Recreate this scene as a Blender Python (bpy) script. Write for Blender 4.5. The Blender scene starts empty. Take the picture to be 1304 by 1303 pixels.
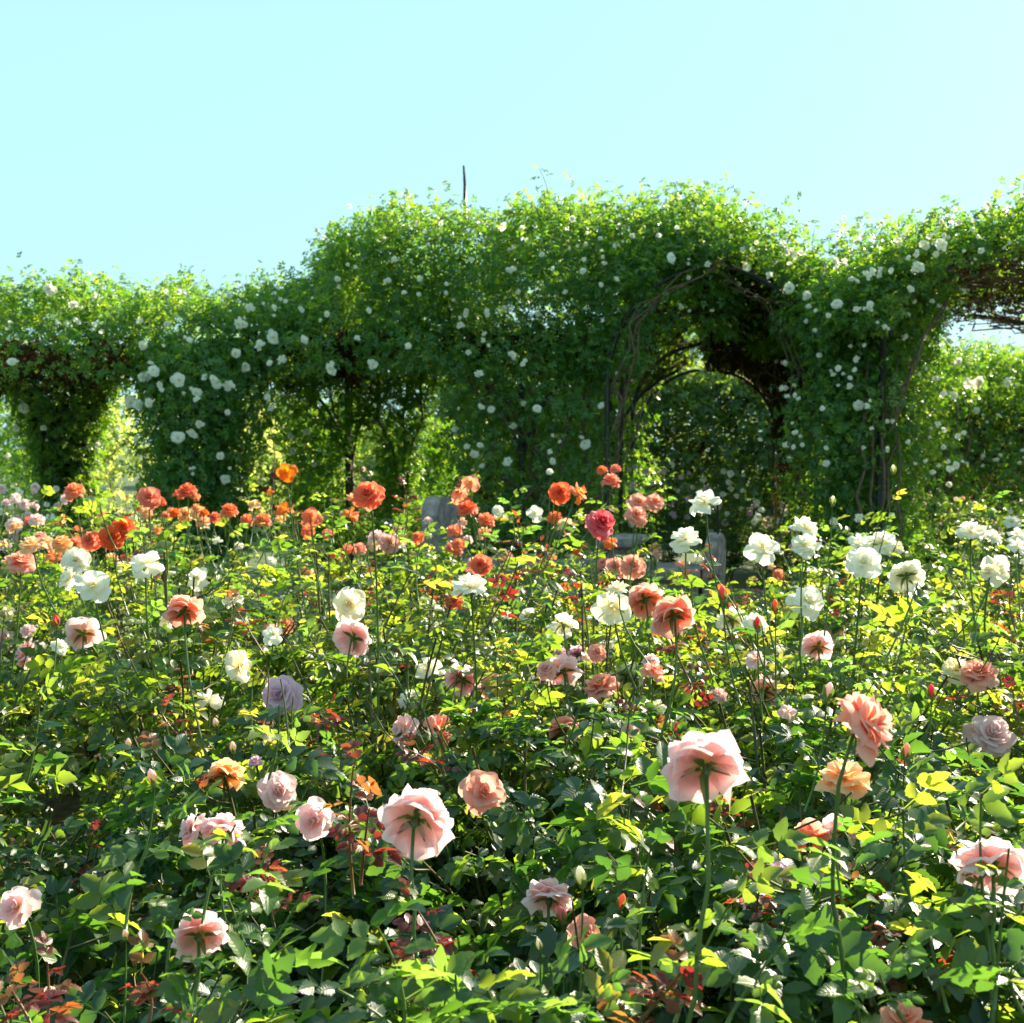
import bpy, math, random
import numpy as np
from mathutils import Vector, Quaternion, Matrix

random.seed(7)
RNG = np.random.default_rng(7)
R = math.radians
scene = bpy.context.scene
COL = scene.collection

# ------------------------------------------------------------------ camera, sky, sun, exposure
FPX = 1400.0                      # focal length in pixels of the 1304 px photograph
EYE = 1.5
PITCH = math.atan((651.5 - 575.0) / FPX)      # the horizon lies at row 575
cam_d = bpy.data.cameras.new('camera')
cam_d.sensor_width = 36.0
cam_d.lens = 36.0 * FPX / 1304.0
cam_d.clip_start = 0.05
cam_d.clip_end = 2000.0
cam_d.dof.use_dof = True
cam_d.dof.focus_distance = 2.6
cam_d.dof.aperture_fstop = 7.0
cam = bpy.data.objects.new('camera', cam_d)
cam.location = (0, 0, EYE)
cam.rotation_euler = (math.pi / 2 - PITCH, 0, 0)
COL.objects.link(cam)
scene.camera = cam

SUN_EL, SUN_AZ = R(31), R(46)     # azimuth from +Y towards +X: behind the pergola, to the right
w = bpy.data.worlds.new('World')
scene.world = w
w.use_nodes = True
nt = w.node_tree
bg = nt.nodes['Background']
bg.inputs['Strength'].default_value = 0.1
sky = nt.nodes.new('ShaderNodeTexSky')
sky.sky_type = 'NISHITA'
sky.sun_disc = False
sky.sun_elevation = SUN_EL
sky.sun_rotation = SUN_AZ
mix = nt.nodes.new('ShaderNodeMix')
mix.data_type = 'RGBA'
mix.inputs[0].default_value = 0.92
mix.inputs[7].default_value = (1.66, 2.92, 3.22, 1)
nt.links.new(sky.outputs[0], mix.inputs[6])
nt.links.new(mix.outputs[2], bg.inputs['Color'])

sun_d = bpy.data.lights.new('sun', 'SUN')
sun_d.energy = 5.0
sun_d.angle = R(0.53)
sun_d.color = (1.0, 0.88, 0.66)
sun = bpy.data.objects.new('sun', sun_d)
sdir = Vector((math.sin(SUN_AZ) * math.cos(SUN_EL), math.cos(SUN_AZ) * math.cos(SUN_EL), math.sin(SUN_EL)))
sun.rotation_euler = (-sdir).to_track_quat('-Z', 'Y').to_euler()
sun.location = (6, 6, 12)
COL.objects.link(sun)

scene.view_settings.view_transform = 'Standard'
scene.view_settings.look = 'None'
scene.view_settings.exposure = 1.74
scene.view_settings.gamma = 1.0
scene.view_settings.use_curve_mapping = False
scene.render.engine = 'CYCLES'
scene.cycles.max_bounces = 8
scene.cycles.diffuse_bounces = 4
scene.cycles.transmission_bounces = 5

CP, SP = math.cos(PITCH), math.sin(PITCH)


def at(px, py, Y):
    """the point at distance Y in front of the camera that the photograph shows at this pixel"""
    a, b = (px - 652.0) / FPX, (651.5 - py) / FPX
    dy, dz = CP + b * SP, -SP + b * CP
    return Vector((a * Y / dy, Y, EYE + dz * Y / dy))


def pix(P):
    """pixel coordinates (n,2) of points (n,3)"""
    P = np.asarray(P, float).reshape(-1, 3)
    y, z = P[:, 1], P[:, 2] - EYE
    d = y * CP - z * SP
    u = y * SP + z * CP
    d = np.maximum(d, 1e-3)
    return np.stack([652 + FPX * P[:, 0] / d, 651.5 - FPX * u / d], 1)


# ------------------------------------------------------------------ materials
def new_mat(name):
    m = bpy.data.materials.new(name)
    m.use_nodes = True
    t = m.node_tree
    t.nodes.clear()
    out = t.nodes.new('ShaderNodeOutputMaterial')
    return m, t, out


def N(t, kind, **kw):
    n = t.nodes.new(kind)
    for k, v in kw.items():
        setattr(n, k, v)
    return n


def ramp(t, fac, stops):
    r = N(t, 'ShaderNodeValToRGB')
    e = r.color_ramp.elements
    e[0].position, e[0].color = stops[0][0], (*stops[0][1], 1)
    e[1].position, e[1].color = stops[-1][0], (*stops[-1][1], 1)
    for p, c in stops[1:-1]:
        n = e.new(p)
        n.color = (*c, 1)
    t.links.new(fac, r.inputs[0])
    return r.outputs[0]


def variation(t):
    """0..1, different for every leaf: object random plus the tint attribute of joined foliage"""
    oi = N(t, 'ShaderNodeObjectInfo')
    at_ = N(t, 'ShaderNodeAttribute', attribute_name='tint')
    ad = N(t, 'ShaderNodeMath', operation='ADD')
    t.links.new(oi.outputs['Random'], ad.inputs[0])
    t.links.new(at_.outputs['Fac'], ad.inputs[1])
    fr = N(t, 'ShaderNodeMath', operation='FRACT')
    t.links.new(ad.outputs[0], fr.inputs[0])
    return fr.outputs[0]


def leaf_mat(name, refl, trans, rough=0.37, spec=0.6, tw=0.5):
    m, t, out = new_mat(name)
    v = variation(t)
    c = ramp(t, v, refl)
    ct = ramp(t, v, trans)
    # fine vein / blade mottling
    nz = N(t, 'ShaderNodeTexNoise')
    nz.inputs['Scale'].default_value = 90
    tc = N(t, 'ShaderNodeTexCoord')
    t.links.new(tc.outputs['Object'], nz.inputs['Vector'])
    lu = N(t, 'ShaderNodeAttribute', attribute_name='lu')
    lv = N(t, 'ShaderNodeAttribute', attribute_name='lv')

    def mth(op, a, b=None):
        n = N(t, 'ShaderNodeMath', operation=op)
        for k, q in enumerate((a, b)):
            if q is None: continue
            if isinstance(q, (int, float)): n.inputs[k].default_value = q
            else: t.links.new(q, n.inputs[k])
        return n.outputs[0]
    av = mth('ABSOLUTE', lv.outputs['Fac'])
    ph = mth('MULTIPLY', mth('SUBTRACT', mth('MULTIPLY', lu.outputs['Fac'], 1.0), mth('MULTIPLY', av, .22)), 44.0)
    side = mth('POWER', mth('MULTIPLY_ADD', mth('SINE', ph), .5), 4.0)
    side.node.inputs[0].links[0].from_node.inputs[2].default_value = .5
    rib = mth('POWER', mth('SUBTRACT', 1.0, av), 14.0)
    has = mth('GREATER_THAN', mth('ADD', av, lu.outputs['Fac']), .001)
    vein = mth('MULTIPLY', mth('MAXIMUM', rib, mth('MULTIPLY', side, .55)), has)
    hgt = mth('SUBTRACT', mth('MULTIPLY', nz.outputs[0], .35), vein)
    bp = N(t, 'ShaderNodeBump')
    bp.inputs['Strength'].default_value = 0.3
    bp.inputs['Distance'].default_value = 0.0012
    t.links.new(hgt, bp.inputs['Height'])
    vm = N(t, 'ShaderNodeMix', data_type='RGBA', blend_type='MIX')
    t.links.new(mth('MULTIPLY', vein, .22), vm.inputs[0])
    t.links.new(c, vm.inputs[6])
    vm.inputs[7].default_value = (.10, .17, .06, 1)
    c = vm.outputs[2]
    p = N(t, 'ShaderNodeBsdfPrincipled')
    p.inputs['Roughness'].default_value = rough
    p.inputs['Specular IOR Level'].default_value = spec
    t.links.new(c, p.inputs['Base Color'])
    t.links.new(bp.outputs[0], p.inputs['Normal'])
    tr = N(t, 'ShaderNodeBsdfTranslucent')
    t.links.new(ct, tr.inputs['Color'])
    mx = N(t, 'ShaderNodeMixShader')
    mx.inputs[0].default_value = tw
    t.links.new(p.outputs[0], mx.inputs[1])
    t.links.new(tr.outputs[0], mx.inputs[2])
    t.links.new(mx.outputs[0], out.inputs[0])
    return m


M_ROSELEAF = leaf_mat('rose_leaf',
    [(0, (.010, .042, .030)), (.5, (.016, .058, .034)), (.8, (.028, .074, .026)), (1, (.06, .088, .022))],
    [(0, (.09, .22, .025)), (.5, (.19, .40, .03)), (.88, (.46, .62, .04)), (1, (.74, .68, .07))])
M_WARMLITLEAF = leaf_mat('warmlit_rose_leaf',  # yellower leaf colour puts the middle bed's warm glow into the material
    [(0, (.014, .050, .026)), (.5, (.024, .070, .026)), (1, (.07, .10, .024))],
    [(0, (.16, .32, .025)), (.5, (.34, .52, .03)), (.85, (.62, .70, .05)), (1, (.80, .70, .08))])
M_YOUNGLEAF = leaf_mat('young_green_leaf',
    [(0, (.03, .09, .02)), (1, (.08, .13, .03))],
    [(0, (.20, .46, .05)), (1, (.38, .60, .07))])
M_REDLEAF = leaf_mat('young_red_leaf',
    [(0, (.09, .018, .018)), (.6, (.12, .022, .016)), (1, (.14, .06, .025))],
    [(0, (.30, .02, .025)), (.6, (.40, .06, .025)), (1, (.52, .24, .05))], rough=.35)
M_CLIMBLEAF = leaf_mat('climbing_leaf',
    [(0, (.034, .108, .038)), (.6, (.056, .150, .042)), (1, (.095, .17, .034))],
    [(0, (.15, .38, .015)), (.6, (.29, .55, .02)), (1, (.54, .70, .04))])
M_DRYSHADELEAF = leaf_mat('dry_shade_leaf',  # dead brown leaves whose dark colour also paints shade under the canopies
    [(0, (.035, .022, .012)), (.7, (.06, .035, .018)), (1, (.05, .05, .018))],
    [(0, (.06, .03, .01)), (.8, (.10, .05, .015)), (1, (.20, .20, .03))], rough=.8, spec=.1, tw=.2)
M_SCREENLEAF = leaf_mat('screen_leaf',
    [(0, (.05, .09, .02)), (1, (.10, .13, .03))],
    [(0, (.50, .70, .06)), (1, (.85, .84, .28))], tw=.72)
M_HEDGELEAF = leaf_mat('hedge_leaf',
    [(0, (.030, .085, .035)), (1, (.07, .13, .04))],
    [(0, (.20, .40, .03)), (1, (.50, .62, .06))])


def plain_mat(name, stops, scale=8, rough=.85, bump=.4, dist=.01, detail=8):
    m, t, out = new_mat(name)
    tc = N(t, 'ShaderNodeTexCoord')
    nz = N(t, 'ShaderNodeTexNoise')
    nz.inputs['Scale'].default_value = scale
    nz.inputs['Detail'].default_value = detail
    t.links.new(tc.outputs['Object'], nz.inputs['Vector'])
    c = ramp(t, nz.outputs[0], stops)
    p = N(t, 'ShaderNodeBsdfPrincipled')
    p.inputs['Roughness'].default_value = rough
    t.links.new(c, p.inputs['Base Color'])
    bp = N(t, 'ShaderNodeBump')
    bp.inputs['Strength'].default_value = bump
    bp.inputs['Distance'].default_value = dist
    t.links.new(nz.outputs[0], bp.inputs['Height'])
    t.links.new(bp.outputs[0], p.inputs['Normal'])
    t.links.new(p.outputs[0], out.inputs[0])
    return m


M_SOIL = plain_mat('soil', [(.3, (.035, .024, .016)), (.7, (.10, .07, .045))], 14, bump=.8, dist=.05)
M_PATH = plain_mat('path_gravel', [(.3, (.26, .22, .20)), (.7, (.42, .37, .35))], 40, bump=.5, dist=.01)
M_STONE = plain_mat('bench_stone', [(.28, (.085, .065, .060)), (.45, (.20, .155, .145)), (.72, (.36, .285, .265))], 11, bump=.8, dist=.02)
M_STONEDARK = plain_mat('plinth_stone', [(.3, (.15, .115, .10)), (.7, (.30, .24, .21))], 9, bump=.6, dist=.02)
M_BARK = plain_mat('vine_bark', [(.3, (.05, .032, .02)), (.7, (.17, .11, .065))], 30, bump=.8, dist=.01)
M_METAL = plain_mat('black_metal', [(.3, (.012, .012, .012)), (.7, (.03, .028, .026))], 20, rough=.5, bump=.1)
M_STEM = leaf_mat('rose_stem', [(0, (.06, .12, .03)), (1, (.10, .16, .04))], [(0, (.2, .4, .05)), (1, (.3, .45, .06))], tw=.15)
M_CANE = plain_mat('rose_cane', [(.3, (.05, .065, .02)), (.7, (.12, .10, .04))], 25, rough=.6, bump=.3)
M_REDSTEM = leaf_mat('red_stem', [(0, (.13, .05, .03)), (1, (.16, .10, .03))], [(0, (.4, .12, .05)), (1, (.4, .2, .05))], tw=.15)
M_SEPAL = leaf_mat('sepal', [(0, (.05, .11, .035)), (1, (.09, .15, .05))], [(0, (.25, .45, .06)), (1, (.4, .5, .1))], tw=.35)
M_STAMEN = leaf_mat('stamen', [(0, (.6, .35, .04)), (1, (.7, .5, .08))], [(0, (.6, .4, .05)), (1, (.7, .5, .1))], tw=.3)


def petal_mat(name, base, mid, tip, tw=.55):
    m, t, out = new_mat(name)
    a = N(t, 'ShaderNodeAttribute', attribute_name='along')
    nz = N(t, 'ShaderNodeTexNoise')
    nz.inputs['Scale'].default_value = 3.0
    tc = N(t, 'ShaderNodeTexCoord')
    t.links.new(tc.outputs['Object'], nz.inputs['Vector'])
    s = N(t, 'ShaderNodeMath', operation='MULTIPLY_ADD')
    t.links.new(nz.outputs[0], s.inputs[0])
    s.inputs[1].default_value = .36
    t.links.new(a.outputs['Fac'], s.inputs[2])
    s2 = N(t, 'ShaderNodeMath', operation='SUBTRACT')
    t.links.new(s.outputs[0], s2.inputs[0])
    s2.inputs[1].default_value = .18
    c = ramp(t, s2.outputs[0], [(.05, base), (.45, mid), (.95, tip)])
    # each bloom a little lighter or deeper
    oi = N(t, 'ShaderNodeObjectInfo')
    mr = N(t, 'ShaderNodeMapRange')
    mr.inputs[3].default_value = .82
    mr.inputs[4].default_value = 1.06
    t.links.new(oi.outputs['Random'], mr.inputs[0])
    hv = N(t, 'ShaderNodeHueSaturation')
    t.links.new(mr.outputs[0], hv.inputs['Saturation'])
    t.links.new(c, hv.inputs['Color'])
    p = N(t, 'ShaderNodeBsdfPrincipled')
    p.inputs['Roughness'].default_value = .6
    p.inputs['Specular IOR Level'].default_value = .25
    p.inputs['Sheen Weight'].default_value = .08
    t.links.new(hv.outputs[0], p.inputs['Base Color'])
    tr = N(t, 'ShaderNodeBsdfTranslucent')
    t.links.new(hv.outputs[0], tr.inputs['Color'])
    mx = N(t, 'ShaderNodeMixShader')
    mx.inputs[0].default_value = tw
    t.links.new(p.outputs[0], mx.inputs[1])
    t.links.new(tr.outputs[0], mx.inputs[2])
    t.links.new(mx.outputs[0], out.inputs[0])
    return m


PETAL = {
    'pk':  petal_mat('pale_pink_petal', (.93, .68, .30), (.90, .53, .50), (.93, .69, .70)),
    'sal': petal_mat('salmon_petal', (.92, .50, .15), (.87, .33, .21), (.89, .46, .36)),
    'lav': petal_mat('lavender_petal', (.78, .48, .46), (.72, .40, .52), (.82, .58, .72)),
    'wh':  petal_mat('white_petal', (.92, .85, .46), (.92, .89, .72), (.93, .91, .82)),
    'cr':  petal_mat('cream_petal', (.92, .74, .28), (.92, .84, .52), (.92, .87, .72)),
    'or':  petal_mat('orange_petal', (.95, .55, .05), (.94, .30, .045), (.90, .21, .06)),
    'rd':  petal_mat('coral_red_petal', (.95, .42, .04), (.91, .19, .045), (.88, .18, .075)),
    'cm':  petal_mat('crimson_petal', (.90, .25, .07), (.75, .06, .075), (.82, .11, .15)),
    'ap':  petal_mat('apricot_petal', (.95, .60, .10), (.94, .52, .17), (.93, .57, .30)),
    'pp':  petal_mat('blush_petal', (.92, .72, .52), (.90, .58, .55), (.90, .68, .66)),
}

# ------------------------------------------------------------------ mesh helpers


def mesh_np(name, V, faces, mats, matidx=None, attrs=None, smooth=False):
    """faces: list of index lists or one (n,k) array"""
    me = bpy.data.meshes.new(name)
    V = np.asarray(V, np.float32)
    if isinstance(faces, np.ndarray):
        nf, k = faces.shape
        loops = faces.ravel()
        totals = np.full(nf, k)
    else:
        totals = np.array([len(f) for f in faces])
        loops = np.array([i for f in faces for i in f])
        nf = len(faces)
    me.vertices.add(len(V))
    me.vertices.foreach_set('co', V.ravel())
    me.loops.add(len(loops))
    me.loops.foreach_set('vertex_index', loops.astype(np.int32))
    me.polygons.add(nf)
    starts = np.concatenate([[0], np.cumsum(totals)[:-1]])
    me.polygons.foreach_set('loop_start', starts.astype(np.int32))
    for m in mats:
        me.materials.append(m)
    if matidx is not None:
        me.polygons.foreach_set('material_index', np.asarray(matidx, np.int32))
    if smooth:
        me.polygons.foreach_set('use_smooth', np.ones(nf, bool))
    for k, a in (attrs or {}).items():
        at_ = me.attributes.new(k, 'FLOAT', 'POINT')
        at_.data.foreach_set('value', np.asarray(a, np.float32))
    me.update()
    me.validate()
    return me


def obj(name, me, parent=None, loc=None):
    o = bpy.data.objects.new(name, me)
    COL.objects.link(o)
    if parent is not None:
        o.parent = parent
    if loc is not None:
        o.location = loc
    return o


def tag(o, label=None, cat=None, group=None, kind=None):
    if label: o['label'] = label
    if cat: o['category'] = cat
    if group: o['group'] = group
    if kind: o['kind'] = kind
    return o


def thing(name, loc, label, cat, group=None):
    o = bpy.data.objects.new(name, None)
    o.empty_display_size = .1
    COL.objects.link(o)
    o.location = loc
    return tag(o, label, cat, group)


class Tubes:
    """collects tapered tubes and boxes; build() links them as one mesh"""
    def __init__(s):
        s.V, s.F = [], []

    def tube(s, pts, r0, r1=None, n=5):
        r1 = r0 if r1 is None else r1
        P = np.asarray([tuple(p) for p in pts], float)
        T = np.gradient(P, axis=0)
        T /= np.linalg.norm(T, axis=1)[:, None] + 1e-9
        ref = np.array([0., 0., 1.]) if abs(T[0, 2]) < .9 else np.array([1., 0., 0.])
        b = len(s.V)
        for i in range(len(P)):
            A = np.cross(T[i], ref)
            A /= np.linalg.norm(A) + 1e-9
            B = np.cross(T[i], A)
            r = r0 + (r1 - r0) * i / (len(P) - 1)
            for k in range(n):
                a = 2 * math.pi * k / n
                s.V.append(P[i] + r * (math.cos(a) * A + math.sin(a) * B))
        for i in range(len(P) - 1):
            for k in range(n):
                k2 = (k + 1) % n
                s.F.append([b + i * n + k, b + i * n + k2, b + (i + 1) * n + k2, b + (i + 1) * n + k])
        s.F.append([b + k for k in range(n)])
        e = b + (len(P) - 1) * n
        s.F.append([e + k for k in reversed(range(n))])
        return s

    def build(s, name, mat, parent=None, smooth=True):
        return obj(name, mesh_np(name, s.V, s.F, [mat], smooth=smooth), parent)


def curve3(a, b, c, n=7):
    """quadratic Bezier"""
    a, b, c = Vector(a), Vector(b), Vector(c)
    return [a * (1 - t) ** 2 + b * 2 * t * (1 - t) + c * t * t for t in [i / (n - 1) for i in range(n)]]


# ------------------------------------------------------------------ leaves
def leaflet(L, W, fold, droop, segs, serr=0.0, wave=0.0, seed=0):
    """folded ovate blade along +X, normal +Z.  returns V, F"""
    r = random.Random(seed)
    if segs == 1:
        z = fold * W * .5 - droop * L * .16
        return [(0, 0, 0), (.42 * L, -W * .46, z), (L, 0, -droop * L), (.42 * L, W * .46, z)], [[0, 1, 2], [0, 2, 3]], [(0, 0)] * 4
    V, F, U = [], [], []
    ts = [i / segs for i in range(segs + 1)]
    for i, t in enumerate(ts):
        wd = W * .5 * (math.sin(math.pi * t ** .8) ** .8 if 0 < t < 1 else 0)
        if serr and 0 < i < segs:
            wd *= 1 + (serr if i % 2 else -serr)
        x = L * t
        z = -droop * L * t * t
        V.append((x, 0, z))
        U.append((t, 0))
        if 0 < i < segs:
            U += [(t, 1), (t, -1)]
            dz = fold * wd + wave * L * math.sin(t * 7 + seed)
            V.append((x + .02 * L, wd, z + dz))
            V.append((x + .02 * L, -wd, z + fold * wd - wave * L * math.sin(t * 6 + seed * 2)))
    idx = lambda i, k: 0 if i == 0 else (1 + (i - 1) * 3 + k if i < segs else 1 + (segs - 1) * 3)
    for i in range(segs):
        m0, m1 = idx(i, 0), idx(i + 1, 0)
        for k in (1, 2):
            if i == 0:
                f = [m0, m1, idx(1, k)]
            elif i == segs - 1:
                f = [m0, m1, idx(i, k)]
            else:
                f = [m0, m1, idx(i + 1, k), idx(i, k)]
            F.append(f if k == 1 else f[::-1])
    return V, F, U


def compound(size, segs, n_side=2, serr=0., seed=0, rach=True):
    """pinnate rose leaf, rachis along +X from the origin, normal +Z; size = whole length"""
    r = random.Random(seed)
    V, F, UV = [], [], []

    def add(v, f, u, M):
        b = len(V)
        UV.extend(u)
        V.extend(tuple(M @ Vector(p)) for p in v)
        F.extend([b + i for i in q] for q in f)
    L = size * (.44 if n_side == 2 else .5)
    bend = r.uniform(.05, .35)
    for k in range(n_side):
        t = (.34 + .34 * k) if n_side == 2 else .48
        for sgn in (1, -1):
            v, f, u = leaflet(L * (.78 + .14 * k) * r.uniform(.88, 1.1), L * .55, r.uniform(.15, .5), r.uniform(.05, .35), segs, serr, .02 if segs > 3 else 0, seed + k)
            M = Matrix.Translation((size * t * .85, 0, -bend * size * t * t)) @ Matrix.Rotation(sgn * r.uniform(.85, 1.25), 4, 'Z') @ Matrix.Rotation(sgn * r.uniform(-.5, .3), 4, 'X')
            add(v, f, u, M)
    v, f, u = leaflet(L * 1.08, L * .63, r.uniform(.15, .5), r.uniform(.1, .4), segs, serr, .02 if segs > 3 else 0, seed + 9)
    add(v, f, u, Matrix.Translation((size * .60, 0, -bend * size * .5)) @ Matrix.Rotation(bend, 4, 'Y'))
    if rach:
        w_ = size * .008
        b = len(V)
        for t in (0, .3, .62):
            z = -bend * size * t * t * 1.2
            V.extend([(size * t, w_, z - .001), (size * t, -w_, z - .001)])
        F.extend([[b, b + 1, b + 3, b + 2], [b + 2, b + 3, b + 5, b + 4]])
        UV.extend([(0, 0)] * 6)
    return np.array(V), F, np.array(UV)


def tri_faces(F):
    out = []
    for f in F:
        for i in range(1, len(f) - 1):
            out.append((f[0], f[i], f[i + 1]))
    return np.array(out)


class LeafSet:
    """templates of one kind of leaf: .high as shared meshes for leaf objects, .low as arrays for joined foliage"""
    def __init__(s, name, mat, size, nvar=6, n_side=2, high=True, seg=3):
        s.mat = mat
        s.meshes = []
        if high:
            for i in range(nvar):
                V, F, U = compound(size * random.uniform(.9, 1.1), 8, n_side, .09, 100 + i)
                s.meshes.append(mesh_np(name, V, F, [mat], attrs={'lu': U[:, 0], 'lv': U[:, 1]}, smooth=True))
        s.low = []
        for i in range(nvar):
            V, F, U = compound(size * random.uniform(.9, 1.1), seg, n_side, 0, 300 + i, rach=False)
            s.low.append((V, tri_faces(F)))

    def join(s, name, P, Mt, S, parent, tint=None, label=None):
        """P (n,3), Mt (n,3,3) rotation matrices, S (n) sizes -> one mesh object"""
        n = len(P)
        if n == 0:
            return None
        which = RNG.integers(0, len(s.low), n)
        tint = RNG.random(n) if tint is None else tint
        Vs, Fs, Ts, off = [], [], [], 0
        for k, (V, F) in enumerate(s.low):
            i = np.nonzero(which == k)[0]
            if len(i) == 0:
                continue
            v = np.einsum('nij,vj->nvi', Mt[i], V) * S[i][:, None, None] + P[i][:, None, :]
            f = F[None] + (np.arange(len(i)) * len(V))[:, None, None] + off
            off += len(i) * len(V)
            Vs.append(v.reshape(-1, 3))
            Fs.append(f.reshape(-1, 3))
            Ts.append(np.repeat(tint[i], len(V)))
        me = mesh_np(name, np.concatenate(Vs), np.concatenate(Fs), [s.mat], attrs={'tint': np.concatenate(Ts)})
        o = obj(name, me, parent)
        o['kind'] = 'stuff'
        return o


LS_ROSE = LeafSet('leaf', M_ROSELEAF, .125, seg=2)
LS_WARMLIT = LeafSet('leaf', M_WARMLITLEAF, .12, seg=2)
LS_YOUNG = LeafSet('leaf', M_YOUNGLEAF, .12)
LS_RED = LeafSet('leaf', M_REDLEAF, .085)
LS_CLIMB = LeafSet('leaf', M_CLIMBLEAF, .111, high=False, seg=1)
LS_DRYSHADE = LeafSet('leaf', M_DRYSHADELEAF, .12, high=False, seg=1)
LS_SCREEN = LeafSet('leaf', M_SCREENLEAF, .16, high=False, seg=2)
LS_HEDGE = LeafSet('leaf', M_HEDGELEAF, .18, high=False, seg=1)


def frames(D, Nn):
    """rotation matrices with X along D and Z near Nn"""
    D = D / (np.linalg.norm(D, axis=1)[:, None] + 1e-9)
    Y = np.cross(Nn, D)
    Y /= np.linalg.norm(Y, axis=1)[:, None] + 1e-9
    Z = np.cross(D, Y)
    return np.stack([D, Y, Z], 2)


def rnd_unit(n):
    v = RNG.normal(size=(n, 3))
    return v / np.linalg.norm(v, axis=1)[:, None]


_ph = RNG.uniform(0, 6.28, (8,))
_kk = RNG.normal(size=(8, 3))


def noise(P, s=1.0):
    """smooth pseudo noise about -1..1"""
    P = np.asarray(P) * s
    v = 0
    for i in range(8):
        v = v + np.sin(P @ _kk[i] * 2.0 + _ph[i])
    return v / 3.2


# ------------------------------------------------------------------ blooms
def petal_grid(th0, th1, L, W, r0, z0, curl, ripple, tipout, seed, ns=5, nt_=6, point=.12):
    """one petal of a bloom of radius 1, axis +Z, centred on azimuth 0"""
    r = random.Random(seed)
    p1, p2 = r.uniform(0, 6.28), r.uniform(0, 6.28)
    V, A = [], []
    ts = np.linspace(0, 1, nt_)
    rr, zz = r0, z0
    prev = 0.0
    line = []
    for t in ts:
        th = th0 + (th1 - th0) * t + (tipout * max(0, t - .7) / .3)
        rr += math.sin(th) * (t - prev) * L
        zz += math.cos(th) * (t - prev) * L
        prev = t
        line.append((rr, zz, th))
    for it, t in enumerate(ts):
        for k in range(ns):
            s = -1 + 2 * k / (ns - 1)
            # rounded outline: outer corners pulled back along the petal
            tt = t * (1 - .20 * abs(s) ** 2.5 - (.0 if abs(s) > .5 else -point * t * (1 - 2 * abs(s)) * .5))
            q = tt * (nt_ - 1)
            i0 = min(int(q), nt_ - 2)
            f = q - i0
            ra = line[i0][0] + (line[i0 + 1][0] - line[i0][0]) * f
            za = line[i0][1] + (line[i0 + 1][1] - line[i0][1]) * f
            th = line[i0][2]
            wd = W * (.18 + .82 * math.sin(min(1, t * .95 + .12) * math.pi * .62))
            az = s * min(wd / max(ra + .22, .2), 1.9)
            c = curl * s * s * t * t
            rp = ripple * (math.sin(s * 4.5 + p1 + t * 3) + .5 * math.sin(s * 9 + p2)) * t * t * (.4 + .6 * abs(s))
            ra2 = ra + (-math.cos(th)) * (-c) * .6 + rp * math.cos(th)
            za2 = za - c * math.sin(th) * .6 - c * .3 + rp * math.sin(th)
            V.append((ra2 * math.cos(az), ra2 * math.sin(az), za2))
            A.append(t)
    F = []
    for it in range(nt_ - 1):
        for k in range(ns - 1):
            a = it * ns + k
            F.append([a, a + 1, a + ns + 1, a + ns])
    return V, F, A


STYLES = {   # inner count, outer count, opening of the innermost / outermost petal (deg from axis)
    'full': dict(n=34, outer=12, open0=4, open1=94),
    'tea':  dict(n=22, outer=10, open0=2, open1=84),
    'loose': dict(n=11, outer=7, open0=18, open1=96),
}


def petals_of(style, i, n, seed):
    st = STYLES[style]
    u = i / (n - 1)
    r = random.Random(seed * 977 + i)
    open_ = R(st['open0'] + (st['open1'] - st['open0']) * u ** .85 + r.uniform(-6, 6))
    th0 = min(open_ * 1.05 + .25 * u, 1.75)
    th1 = open_ * (.35 + .75 * u)
    L = (.42 + .56 * u ** .8) * r.uniform(.92, 1.07)
    W = (.30 + .40 * u) * r.uniform(.92, 1.1)
    if style == 'loose':
        W *= 1.12
    tip = (-.35 if u < .3 else .25 + .7 * u) * r.uniform(.6, 1.3)
    return dict(th0=th0, th1=th1, L=L, W=W, r0=.02 + .05 * u, z0=.02 - .10 * u, curl=(.10 + .22 * u) * r.uniform(.4, 1.5) * (1 if u > .35 else -.4),
                ripple=.075 * r.uniform(.4, 1.5), tipout=tip, seed=seed * 31 + i, point=r.uniform(.0, .12))


_bloom_cache = {}


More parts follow.
